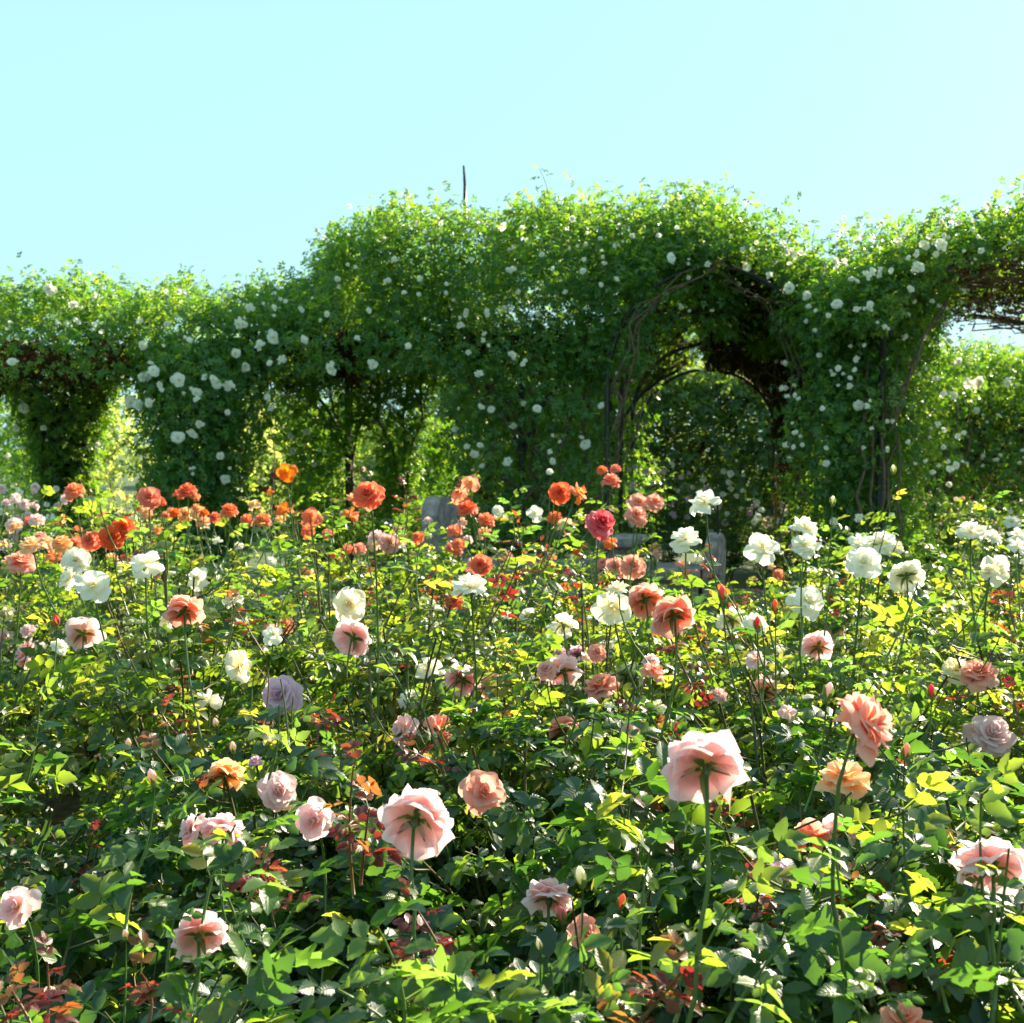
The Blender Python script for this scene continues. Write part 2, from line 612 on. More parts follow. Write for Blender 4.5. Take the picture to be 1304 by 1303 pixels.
def bloom_meshes(color, style, var):
    """(core mesh, [outer petal meshes], full joined mesh)"""
    key = (color, style, var)
    if key in _bloom_cache:
        return _bloom_cache[key]
    st = STYLES[style]
    n, no = st['n'], st['outer']

    def joined(idx, ns, nt_):
        V, F, A, MI = [], [], [], []
        for i in idx:
            v, f, a = petal_grid(ns=ns, nt_=nt_, **petals_of(style, i, n, var))
            az = i * 2.39996 + random.Random(var * 71 + i).uniform(-.2, .2)
            ca, sa = math.cos(az), math.sin(az)
            b = len(V)
            V += [(x * ca - y * sa, x * sa + y * ca, z) for x, y, z in v]
            A += a
            F += [[b + q for q in p] for p in f]
            MI += [0] * len(f)
        if style == 'loose':       # a boss of stamens
            rr = random.Random(var)
            for k in range(26):
                a, el = rr.uniform(0, 6.28), rr.uniform(.1, .8)
                x, y, z = math.cos(a) * math.sin(el), math.sin(a) * math.sin(el), math.cos(el)
                b = len(V)
                l = rr.uniform(.22, .34)
                V += [(x * .03, y * .03, 0), (x * l + .012, y * l, z * l), (x * l - .012, y * l + .012, z * l)]
                A += [0, 0, 0]
                F.append([b, b + 1, b + 2])
                MI.append(1)
        return mesh_np('rose_bloom', V, F, [PETAL[color], M_STAMEN], MI, {'along': A}, smooth=True)
    core = joined(range(0, n - no), 5, 5)
    full = joined(range(0, n), 4, 5)
    outs = []
    for i in range(n - no, n):
        v, f, a = petal_grid(ns=7, nt_=8, **petals_of(style, i, n, var))
        outs.append((i, mesh_np('petal', v, f, [PETAL[color]], None, {'along': a}, smooth=True)))
    _bloom_cache[key] = (core, outs, full)
    return _bloom_cache[key]


def calyx_mesh():
    V, F, MI = [], [], []
    prof = [(.02, -.36), (.075, -.32), (.10, -.24), (.085, -.16), (.12, -.10), (.05, -.06)]
    n = 7
    for rr, z in prof:
        for k in range(n):
            a = 2 * math.pi * k / n
            V.append((rr * math.cos(a), rr * math.sin(a), z))
    for i in range(len(prof) - 1):
        for k in range(n):
            k2 = (k + 1) % n
            F.append([i * n + k, i * n + k2, (i + 1) * n + k2, (i + 1) * n + k])
    for s in range(5):
        a = s * 2 * math.pi / 5 + .2
        b = len(V)
        r = random.Random(s)
        d = r.uniform(.0, .35)
        pts = [(.09, -.14, .05), (.26, -.10 - d * .2, .10), (.44, -.12 - d * .7, .07), (.60, -.16 - d * 1.4, .004)]
        ca, sa = math.cos(a), math.sin(a)
        for x, z, w_ in pts:
            for sg in (-1, 1):
                y = sg * w_
                V.append((x * ca - y * sa, x * sa + y * ca, z))
        for i in range(3):
            F.append([b + 2 * i, b + 2 * i + 1, b + 2 * i + 3, b + 2 * i + 2])
    return mesh_np('calyx', V, F, [M_SEPAL], smooth=True)


ME_CALYX = calyx_mesh()


def bud_mesh(color):
    """pointed bud: furled petals out of reflexed sepals; length about 2 along +Z, origin at the base"""
    V, F, MI = [], [], []

    def lathe(prof, n, mi, twist=0):
        b = len(V)
        for j, (rr, z) in enumerate(prof):
            for k in range(n):
                a = 2 * math.pi * k / n + twist * j
                q = rr * (1 + .10 * math.cos(3 * a))
                V.append((q * math.cos(a), q * math.sin(a), z))
        for i in range(len(prof) - 1):
            for k in range(n):
                k2 = (k + 1) % n
                F.append([b + i * n + k, b + i * n + k2, b + (i + 1) * n + k2, b + (i + 1) * n + k])
                MI.append(mi)
    lathe([(.05, -.1), (.26, .0), (.34, .22), (.30, .42)], 8, 1)
    lathe([(.26, .40), (.44, .75), (.46, 1.05), (.36, 1.45), (.20, 1.75), (.04, 1.9)], 9, 0, .16)
    for s in range(5):
        a = s * 2 * math.pi / 5
        ca, sa = math.cos(a), math.sin(a)
        b = len(V)
        for x, z, w_ in [(.30, .38, .20), (.50, .75, .20), (.56, 1.15, .12), (.62, 1.6, .02)]:
            for sg in (-1, 1):
                y = sg * w_
                V.append((x * ca - y * sa, x * sa + y * ca, z))
        for i in range(3):
            F.append([b + 2 * i, b + 2 * i + 1, b + 2 * i + 3, b + 2 * i + 2])
            MI.append(1)
    return mesh_np('rose_bud', V, F, [PETAL[color], M_SEPAL], MI, {'along': [v[2] / 2 for v in V]}, smooth=True)


ME_BUD = {}


def axis_for(face):
    j = lambda s: random.uniform(-s, s)
    A = {'f': (j(.4), -.85, .5 + j(.25)), 'u': (j(.35), -.30 + j(.2), 1), 'b': (j(.3), .72, .62 + j(.2)),
         'l': (-.85, -.35 + j(.2), .42), 'r': (.85, -.35 + j(.2), .42), 's': (random.choice((-.8, .8)), j(.4), .5), 'n': (j(.3), .6, .1)}
    return Vector(A[face]).normalized()


def add_bloom(parent, pos, radius, color, style, axis, detail, calyx=True, label=None):
    """pos in the parent's space"""
    var = random.randint(1, 4)
    core, outs, full = bloom_meshes(color, style, var)
    q = Vector((0, 0, 1)).rotation_difference(axis) @ Quaternion((0, 0, 1), random.uniform(0, 6.28))
    b = obj('rose_bloom', core if detail else full, parent, pos)
    b.rotation_mode = 'QUATERNION'
    b.rotation_quaternion = q
    b.scale = (radius * random.uniform(.95, 1.05), radius * random.uniform(.95, 1.05), radius)
    if label:
        b['label'] = label
    if detail:
        for i, me in outs:
            p = obj('petal', me, b)
            p.rotation_euler = (random.uniform(-.14, .14), random.uniform(-.16, .12), i * 2.39996 + random.uniform(-.2, .2))
            s = random.uniform(.92, 1.06)
            p.scale = (s, s, s)
    if calyx:
        obj('calyx', ME_CALYX, b)
    return b

# ------------------------------------------------------------------ ground, path
def sheet_mesh(name, xs, ys, z, mat, amp=0.0, kind='structure'):
    X, Y = np.meshgrid(xs, ys)
    Z = z + amp * noise(np.stack([X.ravel() * 1.3, Y.ravel() * 1.3, X.ravel() * 0], 1)).reshape(X.shape)
    V = np.stack([X.ravel(), Y.ravel(), Z.ravel()], 1)
    nx = len(xs)
    F = [[j * nx + i, j * nx + i + 1, (j + 1) * nx + i + 1, (j + 1) * nx + i] for j in range(len(ys) - 1) for i in range(nx - 1)]
    o = obj(name, mesh_np(name, V, F, [mat], smooth=True))
    return tag(o, kind=kind)


M_TURF = plain_mat('turf', [(.3, (.03, .06, .018)), (.7, (.07, .11, .03))], 6, bump=.6, dist=.03)
sheet_mesh('ground', np.linspace(-600, 600, 9), np.linspace(-100, 900, 9), -.03, M_TURF)
sheet_mesh('rose_bed_soil', np.linspace(-7, 7, 57), np.linspace(-1, 7.6, 37), 0.005, M_SOIL, .02)
sheet_mesh('gravel_path', np.linspace(-14, 14, 5), np.linspace(7.7, 11.0, 4), -.02, M_PATH)


def blocks(name, kind_label, x0, x1, y, depth, z0, z1, n, mat):
    """a kerb of separate stones along X"""
    k = thing(name, (0, 0, 0), kind_label, 'kerb')
    for i in range(n):
        a, b = x0 + (x1 - x0) * i / n, x0 + (x1 - x0) * (i + 1) / n - .012
        me = box_mesh('stone', (a, y - depth / 2, z0), (b, y + depth / 2 + random.uniform(-.01, .01), z1 + random.uniform(-.012, .012)), mat, .012)
        obj('stone', me, k)
    return k


def box_mesh(name, lo, hi, mat, bev=.01):
    """bevelled box"""
    import bmesh
    bm = bmesh.new()
    bmesh.ops.create_cube(bm, size=1)
    lo, hi = Vector(lo), Vector(hi)
    for v in bm.verts:
        v.co = Vector([lo[i] + (v.co[i] + .5) * (hi[i] - lo[i]) for i in range(3)])
    if bev:
        bmesh.ops.bevel(bm, geom=bm.edges[:], offset=bev, segments=2, affect='EDGES', profile=.6)
    me = bpy.data.meshes.new(name)
    bm.to_mesh(me)
    bm.free()
    me.materials.append(mat)
    return me


blocks('bed_kerb', 'low stone kerb along the far edge of the rose bed', -7, 7, 7.66, .14, -.05, .10, 18, M_STONE)
blocks('path_kerb', 'low stone kerb at the foot of the climbing roses', -9, 9, 11.06, .14, -.05, .10, 22, M_STONEDARK)

# ------------------------------------------------------------------ stone bench, turned a little to the left of the camera
bench = thing('stone_bench', (-.54, 9.75, 0), 'weathered pale stone bench with upright end slabs half hidden behind orange and white roses', 'bench')
bench.rotation_euler = (0, 0, R(-20))


def slab(prof, x0, x1, name, mat, lean=0.0):
    """a slab in the y-z plane with outline prof, from x0 to x1"""
    import bmesh
    bm = bmesh.new()
    f = bm.faces.new([bm.verts.new((x0 - lean * z, y, z)) for y, z in prof])
    ext = bmesh.ops.extrude_face_region(bm, geom=[f])
    for v in [g for g in ext['geom'] if isinstance(g, bmesh.types.BMVert)]:
        v.co.x += x1 - x0
    bmesh.ops.bevel(bm, geom=bm.edges[:], offset=.012, segments=2, affect='EDGES', profile=.6)
    bmesh.ops.recalc_face_normals(bm, faces=bm.faces[:])
    me = bpy.data.meshes.new(name)
    bm.to_mesh(me)
    bm.free()
    me.materials.append(mat)
    return obj(name, me, bench)


def end_outline(h):
    return [(-.24, 0), (.28, 0), (.31, .5), (.30, h - .13), (.25, h - .07), (.10, h - .01), (.02, h), (-.08, h - .015), (-.17, h - .09), (-.21, h - .17), (-.25, .58)]


slab(end_outline(1.10), -.08, .08, 'end_panel', M_STONE, .13)
slab(end_outline(.84), 2.27, 2.37, 'end_panel', M_STONE, -.02)
obj('armrest', box_mesh('armrest', (1.42, -.36, .72), (1.72, .30, .79), M_STONE, .03), bench)
obj('armrest_support', box_mesh('armrest_support', (1.50, -.26, .56), (1.64, .22, .718), M_STONE, .015), bench)
obj('seat', box_mesh('seat', (.093, -.36, .47), (2.267, .26, .555), M_STONE, .018), bench)
for i in range(4):
    a = .10 + i * .54
    obj('base_block', box_mesh('base_block', (a, -.27, .0), (a + .53, .2, .467), M_STONEDARK, .012), bench)
plinth = thing('bench_plinth', (-.54, 9.75, 0), 'rough brown stone step in front of the bench', 'step')
plinth.rotation_euler = (0, 0, R(-20))
for i in range(5):
    a = -.15 + i * .66
    obj('stone', box_mesh('stone', (a, -.86, -.05), (a + .648, -.374, .22 + .02 * (i % 2)), M_STONEDARK, .02), plinth)

for i, (px, py0, py1, Y, lab) in enumerate([(913, 640, 770, 8.9, 'thin black metal stake beside the right bench end'), (834, 694, 770, 9.0, 'short thin black metal stake in front of the bench seat')]):
    p0, p1 = at(px, py1, Y), at(px + (4 if i == 0 else 1), py0, Y)
    st = Tubes().tube([(p0.x, Y, -.03), (p0.x + .005, Y, .5), (p1.x - .02, Y, p1.z)], .011, .009, 6).build('metal_stake', M_METAL)
    tag(st, lab, 'stake')

# ------------------------------------------------------------------ the pergola: black metal tunnels that carry the climbing roses
frame = thing('pergola_frame', (0, 0, 0), 'black metal pergola of posts and arches buried under climbing white roses', 'pergola')


def arch_pts(cx, hw, zs, zt, n=17, p=1.0):
    return [(cx - hw * math.cos(math.pi * i / (n - 1)), zs + (zt - zs) * math.sin(math.pi * i / (n - 1)) ** p) for i in range(n)]


def frame_arch(cx, Y, hw, zs, zt, r=.026):
    pts = [(cx - hw, Y, -.03), (cx - hw, Y, zs * .5)] + [(x, Y, z) for x, z in arch_pts(cx, hw, zs, zt)] + [(cx + hw, Y, zs * .5), (cx + hw, Y, -.03)]
    Tubes().tube(pts, r, r, 7).build('arch', M_METAL, frame)


TUN = dict(x0=2.0, x1=2.92, y0=11.0, y1=16.5, hw0=1.06, hw1=1.0, zs=2.2, zt0=3.36, zt1=2.72)


def tun(v):
    return (TUN['x0'] + (TUN['x1'] - TUN['x0']) * v, TUN['y0'] + (TUN['y1'] - TUN['y0']) * v, TUN['hw0'] + (TUN['hw1'] - TUN['hw0']) * v, TUN['zt0'] + (TUN['zt1'] - TUN['zt0']) * v)


for v in (.02, .34, .67, 1.0):
    x, y, hw, zt = tun(v)
    frame_arch(x, y, hw, TUN['zs'] - (.35 if v > .5 else .1) * v, zt)
for s in (-1, 0, 1):          # purlins
    pts = []
    for v in (.02, .34, .67, 1.0):
        x, y, hw, zt = tun(v)
        a = s * .8
        pts.append((x + hw * math.sin(a), y, TUN['zs'] - .3 * v + (zt - TUN['zs'] + .3 * v) * math.cos(a)))
    Tubes().tube(pts, .016, .016, 6).build('purlin', M_METAL, frame)
for (y0, xs) in ((11.5, (-6.9, -3.17, .1)), (13.6, (-5.41, -2.03, 1.2))):
    for x in xs:
        Tubes().tube([(x, y0, -.03), (x, y0, 1.3), (x, y0, 2.6)], .035, .035, 8).build('post', M_METAL, frame)
        for s in (-1, 1):       # curved braces that make the arch between posts
            Tubes().tube(curve3((x, y0, 1.35), (x + s * .12, y0, 2.2), (x + s * .85, y0, 2.5)), .022, .022, 6).build('brace', M_METAL, frame)
for y0 in (11.5, 13.6):
    Tubes().tube([(-8, y0, 2.55), (-4, y0, 2.58), (1.2, y0, 2.55)], .03, .03, 6).build('rail', M_METAL, frame)
for x in (3.45, 6.95):
    for y in (10.3, 13.2):
        Tubes().tube([(x, y, -.03), (x, y, 1.3), (x, y, 2.6)], .035, .035, 8).build('post', M_METAL, frame)
for y in (10.15, 11.7, 13.3):
    Tubes().tube([(x, y, z) for x, z in arch_pts(5.2, 1.74, 2.55, 3.42 - .09 * (y - 10.15))], .028, .028, 7).build('arch', M_METAL, frame)
pf = at(592, 225, 13.0)
Tubes().tube([(pf.x, 13, 4.2), (pf.x, 13, 4.6), (pf.x - .015, 13, at(592, 211, 13).z)], .028, .010, 7).build('finial', M_METAL, frame)

# ------------------------------------------------------------------ climbing roses
class Foliage:
    """leaf units on sheets and tubes; joined into the foliage of one plant"""
    def __init__(s):
        s.P, s.N, s.D = [], [], []
        s.inner = None

    def dry(s):  # inner layer of dead leaves that darkens undersides and blocks light
        s.inner = s.inner or Foliage()
        return s.inner

    def put(s, P, Nn, th=.12, lump=.13, gap=None, keep=None):
        n = len(P)
        P = P + Nn * (lump * noise(P, 1.6) + lump * .6 * noise(P + 7, 4.0) + RNG.normal(size=n) * th)[:, None]
        k = np.ones(n, bool)
        if gap is not None:
            k &= (noise(P + 3, 3.2) * .6 + noise(P - 5, 7) * .6 + RNG.normal(size=n) * .12) < gap
        if keep is not None:
            k &= keep(P)
        P, Nn = P[k], Nn[k]
        n = len(P)
        nn = Nn * .55 + np.array([0, 0, .55]) + RNG.normal(size=(n, 3)) * .42
        nn /= np.linalg.norm(nn, axis=1)[:, None]
        d = Nn * .5 + RNG.normal(size=(n, 3)) * .65 + np.array([0, 0, -.45])
        s.P.append(P); s.N.append(nn); s.D.append(d)
        return s

    def tubef(s, path, rfun, dens, **kw):
        """leaves round a path (list of points); rfun(t) radius"""
        P = np.array([tuple(p) for p in path])
        L = np.linalg.norm(np.diff(P, axis=0), axis=1)
        tot = L.sum()
        rm = np.mean([rfun(t) for t in np.linspace(0, 1, 9)])
        n = int(dens * tot * 2 * math.pi * rm)
        t = RNG.random(n)
        cs = np.concatenate([[0], np.cumsum(L)]) / tot
        C = np.stack([np.interp(t, cs, P[:, k]) for k in range(3)], 1)
        T = np.stack([np.interp(np.minimum(t + .02, 1), cs, P[:, k]) - np.interp(np.maximum(t - .02, 0), cs, P[:, k]) for k in range(3)], 1)
        T /= np.linalg.norm(T, axis=1)[:, None]
        A = np.cross(T, np.array([.1, .9, .3]))
        A /= np.linalg.norm(A, axis=1)[:, None]
        B = np.cross(T, A)
        a = RNG.random(n) * 2 * math.pi
        Nn = np.cos(a)[:, None] * A + np.sin(a)[:, None] * B
        r = np.array([rfun(q) for q in t])
        return s.put(C + Nn * r[:, None], Nn, **kw)

    def quad(s, o, u, v, dens, **kw):
        o, u, v = (np.array(q, float) for q in (o, u, v))
        nrm = np.cross(u, v)
        ar = np.linalg.norm(nrm)
        n = int(dens * ar)
        P = o + RNG.random((n, 1)) * u + RNG.random((n, 1)) * v
        return s.put(P, np.tile(nrm / ar, (n, 1)), **kw)

    def ellipsoid(s, c, rad, dens, pw=1.0, **kw):
        c, rad = np.array(c), np.array(rad)
        n = int(dens * 4 * math.pi * ((rad[0] * rad[1]) ** 1.6 / 3 + (rad[0] * rad[2]) ** 1.6 / 3 + (rad[1] * rad[2]) ** 1.6 / 3) ** (1 / 1.6))
        d = rnd_unit(n)
        if pw != 1:
            d = np.sign(d) * np.abs(d) ** pw
        P = c + d * rad
        Nn = d / rad
        Nn /= np.linalg.norm(Nn, axis=1)[:, None]
        return s.put(P, Nn, **kw)

    def barrel(s, cf, a0, a1, dens, y0, y1, **kw):
        """cf(v, a) -> (x, z, nx, nz) with v from y0 to y1 and angle a (0 left spring, pi right spring)"""
        n = int(dens * (y1 - y0) * 3.0)
        v = RNG.random(n)
        a = a0 + (a1 - a0) * RNG.random(n)
        x, z, nx, nz = cf(v, a)
        P = np.stack([x, y0 + (y1 - y0) * v, z], 1)
        Nn = np.stack([nx, np.zeros(n), nz], 1)
        return s.put(P, Nn, **kw)

    def arrays(s):
        return np.concatenate(s.P), np.concatenate(s.N), np.concatenate(s.D)


PLANTS = []     # (root, foliage arrays) of every plant that carries white climbing blooms


def sprigs(fol, vines, n=16):
    P, Nn, D = fol.arrays()
    top = np.nonzero(P[:, 2] > np.quantile(P[:, 2], .80))[0]
    for i in RNG.choice(top, min(n, len(top)), replace=False):
        p = Vector(P[i])
        e = p + Vector((random.uniform(-.16, .16), random.uniform(-.12, .12), random.uniform(.12, .34)))
        pts = curve3(p - Vector((0, 0, .15)), p + Vector((0, 0, .1)), e, 6)
        vines.append(Tubes().tube(pts, .004, .002, 4))
        q = np.array([tuple(a) for a in pts[1:]])
        fol.P.append(np.repeat(q, 2, 0))
        fol.D.append(RNG.normal(size=(len(q) * 2, 3)) * np.array([1, 1, .5]))
        fol.N.append(np.array([0, 0, 1.]) + RNG.normal(size=(len(q) * 2, 3)) * .4)


def plant(name, label, cat, fol, leafset, vines=None, group=None, base=(0, 0, 0), smin=.75, smax=1.2, carry=True, vmat=None):
    if carry:
        sprigs(fol, vines)
    root = thing(name, base, label, cat, group)
    P, Nn, D = fol.arrays()
    b = np.array(base, float)
    ok = P[:, 2] > .02
    P, Nn, D = P[ok], Nn[ok], D[ok]
    leafset.join('foliage', P - b, frames(D, Nn), RNG.uniform(smin, smax, len(P)), root)
    if fol.inner:
        p_, n_, d_ = fol.inner.arrays()
        LS_DRYSHADE.join('dry_shade_foliage', p_ - b, frames(d_, n_), RNG.uniform(smin, smax, len(p_)), root)
    for tb in vines or []:
        tb.V = [np.asarray(v) - b for v in tb.V]
        tb.build('vine', vmat or M_BARK, root)
    if carry:
        PLANTS.append((root, P, b))
    return root


def vine(pts, r0, r1, wob=.05, n=9):
    """an irregular woody stem through the points"""
    P = np.array([tuple(p) for p in pts], float)
    t = np.linspace(0, 1, len(P))
    tt = np.linspace(0, 1, n)
    Q = np.stack([np.interp(tt, t, P[:, k]) for k in range(3)], 1)
    Q[1:] += RNG.normal(size=(n - 1, 3)) * wob * np.array([1, .7, .35])
    return Tubes().tube(Q, r0, r1, 5)


DC = 610      # leaf units per square metre of climbing foliage

# the low left canopy: a flat-topped tunnel along X
def superbarrel_x(x0, x1, yc, hy, z0, hz, dens, fol, a0=-.12, a1=math.pi + .1, **kw):
    n = int(dens * (x1 - x0) * (hy * 1.6 + hz * 2))
    x = x0 + (x1 - x0) * RNG.random(n)
    a = a0 + (a1 - a0) * RNG.random(n)
    c, s_ = np.cos(a), np.sin(a)
    y = yc - hy * np.sign(c) * np.abs(c) ** .6
    z = z0 + hz * np.sign(s_) * np.abs(s_) ** .7
    Nn = np.stack([np.zeros(n), -c * hz, s_ * hy], 1)
    Nn /= np.linalg.norm(Nn, axis=1)[:, None]
    return fol.put(np.stack([x, y, z], 1), Nn, **kw)


f = Foliage()
superbarrel_x(-8.2, -4.35, 12.3, 1.3, 2.45, .80, DC * .9, f, th=.10, lump=.16)
f.dry().quad((-8.2, 11.2, 2.50), (3.9, 0, 0), (0, 2.3, 0), DC * .9, th=.07)
f.tubef([(-5.41, 13.4, 0), (-5.41, 13.4, 1.5), (-5.41, 13.3, 2.1), (-5.41, 13.2, 2.5)], lambda t: .25 + 1.3 * max(0, t - .5) ** 1.4, DC * 1.7, th=.07, lump=.06)
f.dry().tubef([(-5.41, 13.4, 0), (-5.41, 13.4, 1.5), (-5.41, 13.3, 2.1), (-5.41, 13.2, 2.5)], lambda t: .17 + .9 * max(0, t - .5) ** 1.4, DC * 1.9, th=.04, lump=.03)  # dead-leaf core added to keep light out of the funnel
plant('climbing_rose', 'climbing rose with a dark funnel shaped trunk under the far left end of the canopy', 'climbing rose', f, LS_CLIMB,
      [vine([(-5.41 + random.uniform(-.15, .15), 13.3, 0), (-5.41 + random.uniform(-.1, .1), 13.35, 1.4), (-5.41 + dx, 13.0, 2.5)], .03, .012) for dx in (-.8, -.5, -.2, .2, .5, .8)],
      'white climbing roses over the pergola', (-5.41, 13.4, 0))

f = Foliage()
superbarrel_x(-4.4, -1.75, 12.3, 1.3, 2.45, .68, DC, f, th=.10, lump=.15)
f.dry().quad((-4.4, 11.2, 2.48), (2.7, 0, 0), (0, 2.3, 0), DC * .9, th=.07)
f.tubef([(-3.2, 11.3, .3), (-3.2, 11.3, 1.4), (-3.17, 11.3, 2.0), (-3.15, 11.25, 2.6)], lambda t: .24 + .42 * t ** 1.3, DC * 1.25, th=.09, lump=.10)
f.tubef([(-3.2, 11.3, .3), (-3.2, 11.3, 1.4), (-3.17, 11.3, 2.6)], lambda t: .16 + .25 * t, DC * 1.6, th=.05, lump=.05)
f.quad((-3.72, 11.05, 1.75), (1.05, 0, 0), (0, .1, .8), DC * .9, th=.08, lump=.10, gap=.55)
plant('climbing_rose', 'climbing rose hung with many large white blooms on the second column from the left', 'climbing rose', f, LS_CLIMB,
      [vine([(-3.2 + random.uniform(-.16, .16), 11.35, 0), (-3.2 + random.uniform(-.2, .2), 11.25, 1.2), (-3.2 + dx, 11.5, 2.5)], .022, .012) for dx in (-.7, -.4, -.1, .15, .4, .7)],
      'white climbing roses over the pergola', (-3.2, 11.35, 0))

f = Foliage()
f.tubef([(-2.36, 13.5, 0), (-2.36, 13.5, 1.4), (-2.3, 13.4, 2.0), (-2.15, 13.2, 2.6)], lambda t: .26 + .34 * t ** 3, DC * 1.25, th=.10, lump=.08, gap=.7)
plant('climbing_rose', 'dark climbing rose wound loosely around a thin black post under the left canopy', 'climbing rose', f, LS_CLIMB,
      [vine([(-2.03 + random.uniform(-.06, .06), 13.55, 0), (-2.0, 13.6, 1.4), (-2.03 + dx, 13.3, 2.5)], .028, .014, .03) for dx in (-.6, -.25, .1, .4)],
      'white climbing roses over the pergola', (-2.03, 13.6, 0))

f = Foliage()
f.tubef([(-1.36, 13.5, 0), (-1.36, 13.5, 1.3), (-1.34, 13.45, 2.0), (-1.3, 13.3, 2.7)], lambda t: .22 + .12 * abs(t - .4) + .3 * max(0, t - .75), DC * 1.3, th=.08, lump=.07)
f.tubef([(-.95, 14.2, 0), (-.92, 14.2, 1.0), (-1.0, 14.2, 1.9)], lambda t: .22 + .04 * math.sin(t * 5), DC, th=.12, gap=.5)
plant('climbing_rose', 'slim column of climbing rose with a sunlit yellow green right edge', 'climbing rose', f, LS_CLIMB,
      [vine([(-1.36 + random.uniform(-.1, .1), 13.5, 0), (-1.36 + random.uniform(-.1, .1), 13.4, 1.2), (-1.3 + dx, 13.2, 2.6)], .025, .012) for dx in (-.4, 0, .3)],
      'white climbing roses over the pergola', (-1.36, 13.5, 0))

# the great dome and the curtain below it
f = Foliage()
f.ellipsoid((1.15, 12.6, 3.28), (1.5, 1.3, .96), DC, pw=.7, th=.10, lump=.10, keep=lambda P: P[:, 2] > np.where(P[:, 1] > 12.4, 3.35, 3.05))
f.ellipsoid((.22, 13.0, 2.95), (2.35, 1.95, 1.04), DC * 1.05, pw=.62, th=.10, lump=.15, keep=lambda P: P[:, 2] > np.where((P[:, 0] > 1.0) & (P[:, 1] > 12.2), 3.4, 2.75))
f.ellipsoid((-1.5, 12.5, 2.7), (1.2, 1.45, .72), DC, pw=.8, th=.10, lump=.12, keep=lambda P: P[:, 2] > 2.35)
f.quad((-1.5, 11.05, 2.3), (2.9, 0, 0), (0, .25, 1.25), DC * 1.3, th=.10, lump=.15)
f.quad((-.72, 11.25, 0), (1.72, 0, 0), (0, -.12, 2.4), DC * 1.0, th=.16, lump=.15, gap=.42)
f.quad((-.6, 12.0, 1.3), (1.6, 0, 0), (0, 0, 1.7), DC * .9, th=.12, lump=.1)
f.quad((-.55, 11.75, 0), (1.5, 0, 0), (0, 0, 2.5), DC * .55, th=.2, lump=.12, gap=.40)
f.dry().quad((-1.9, 11.3, 2.6), (2.8, 0, 0), (0, 2.7, .1), DC * .8, th=.07)
plant('climbing_rose', 'largest climbing rose, a high green dome with a leafy curtain down to the ground', 'climbing rose', f, LS_CLIMB,
      [vine([(random.uniform(-.4, .9), 11.45, 0), (random.uniform(-.3, .95), 11.35, 1.3), (dx, 11.4, 2.7)], .028, .013, .08) for dx in (-.9, -.5, -.1, .3, .7, 1.0)]
      + [vine([(1.0, 11.0, 1.7), (1.06, 10.95, 2.2), (1.24, 10.9, 2.75), (1.55, 10.9, 3.1), (2.15, 10.9, 3.36)], .012, .006, .07) for _ in range(4)]
      + [vine([(-.6, 11.1, .65), (.1, 11.05, .55), (.75, 11.05, .85), (1.0, 11.0, 1.3)], .016, .01, .05) for _ in range(2)],
      'white climbing roses over the pergola', (.1, 11.5, 0))

# arch tunnel right of the dome
def tun_surface(off, zoff=0.0):
    def cf(v, a):
        x, y, hw, zt = (TUN['x0'] + (TUN['x1'] - TUN['x0']) * v, 0, TUN['hw0'] + (TUN['hw1'] - TUN['hw0']) * v + off, TUN['zt0'] + (TUN['zt1'] - TUN['zt0']) * v + off + zoff)
        zs = TUN['zs'] - .3 * v
        c, s_ = np.cos(a), np.sin(a)
        nx, nz = -c / hw, s_ / (zt - zs)
        l = np.sqrt(nx ** 2 + nz ** 2)
        return x - hw * c, zs + (zt - zs) * s_, nx / l, nz / l
    return cf


f = Foliage()
f.barrel(tun_surface(.12), .1, 1.9, DC * .55, 11.3, 16.3, th=.05, lump=.04, gap=.15)
f.dry().barrel(tun_surface(.10), 1.55, math.pi + .25, DC * 1.7, 11.35, 16.5, th=.05, lump=.04)
f.dry().barrel(tun_surface(.16), .5, 1.4, DC * 1.0, 14.6, 16.5, th=.05, lump=.04)
f.barrel(tun_surface(.46), 1.2, math.pi + .2, DC * .8, 13.0, 16.5, th=.09, lump=.06)
f.barrel(tun_surface(.32, .1), 1.2, math.pi + .05, DC * .8, 11.0, 14.5, th=.10, lump=.12)
# front band over the opening
n = int(DC * 2.4)
a = .15 + (math.pi - .1) * RNG.random(n)
q = RNG.random(n)
hw, hz = 1.20 + .42 * q, 1.34 + .32 * q
f.put(np.stack([2.0 - hw * np.cos(a), 10.98 + .35 * q ** 2, 2.1 + hz * np.sin(a)], 1), np.tile((0, -.9, .4), (n, 1)), th=.10, lump=.07)
f.dry().quad((3.05, 11.4, 0), (.97, 5.1, 0), (0, 0, 2.3), DC * .35, th=.06, lump=.06, gap=.3)
f.quad((3.15, 11.4, 0), (.97, 5.1, 0), (0, 0, 2.2), DC * .3, th=.06, lump=.06, gap=.2)
f.quad((1.0, 12.2, 0), (.9, 4.3, 0), (0, 0, 2.0), DC * .35, th=.14, gap=.30)
f.ellipsoid((1.9, 12.5, 3.0), (1.5, 1.35, .72), DC, th=.12, lump=.12, keep=lambda P: P[:, 2] > 3.3)
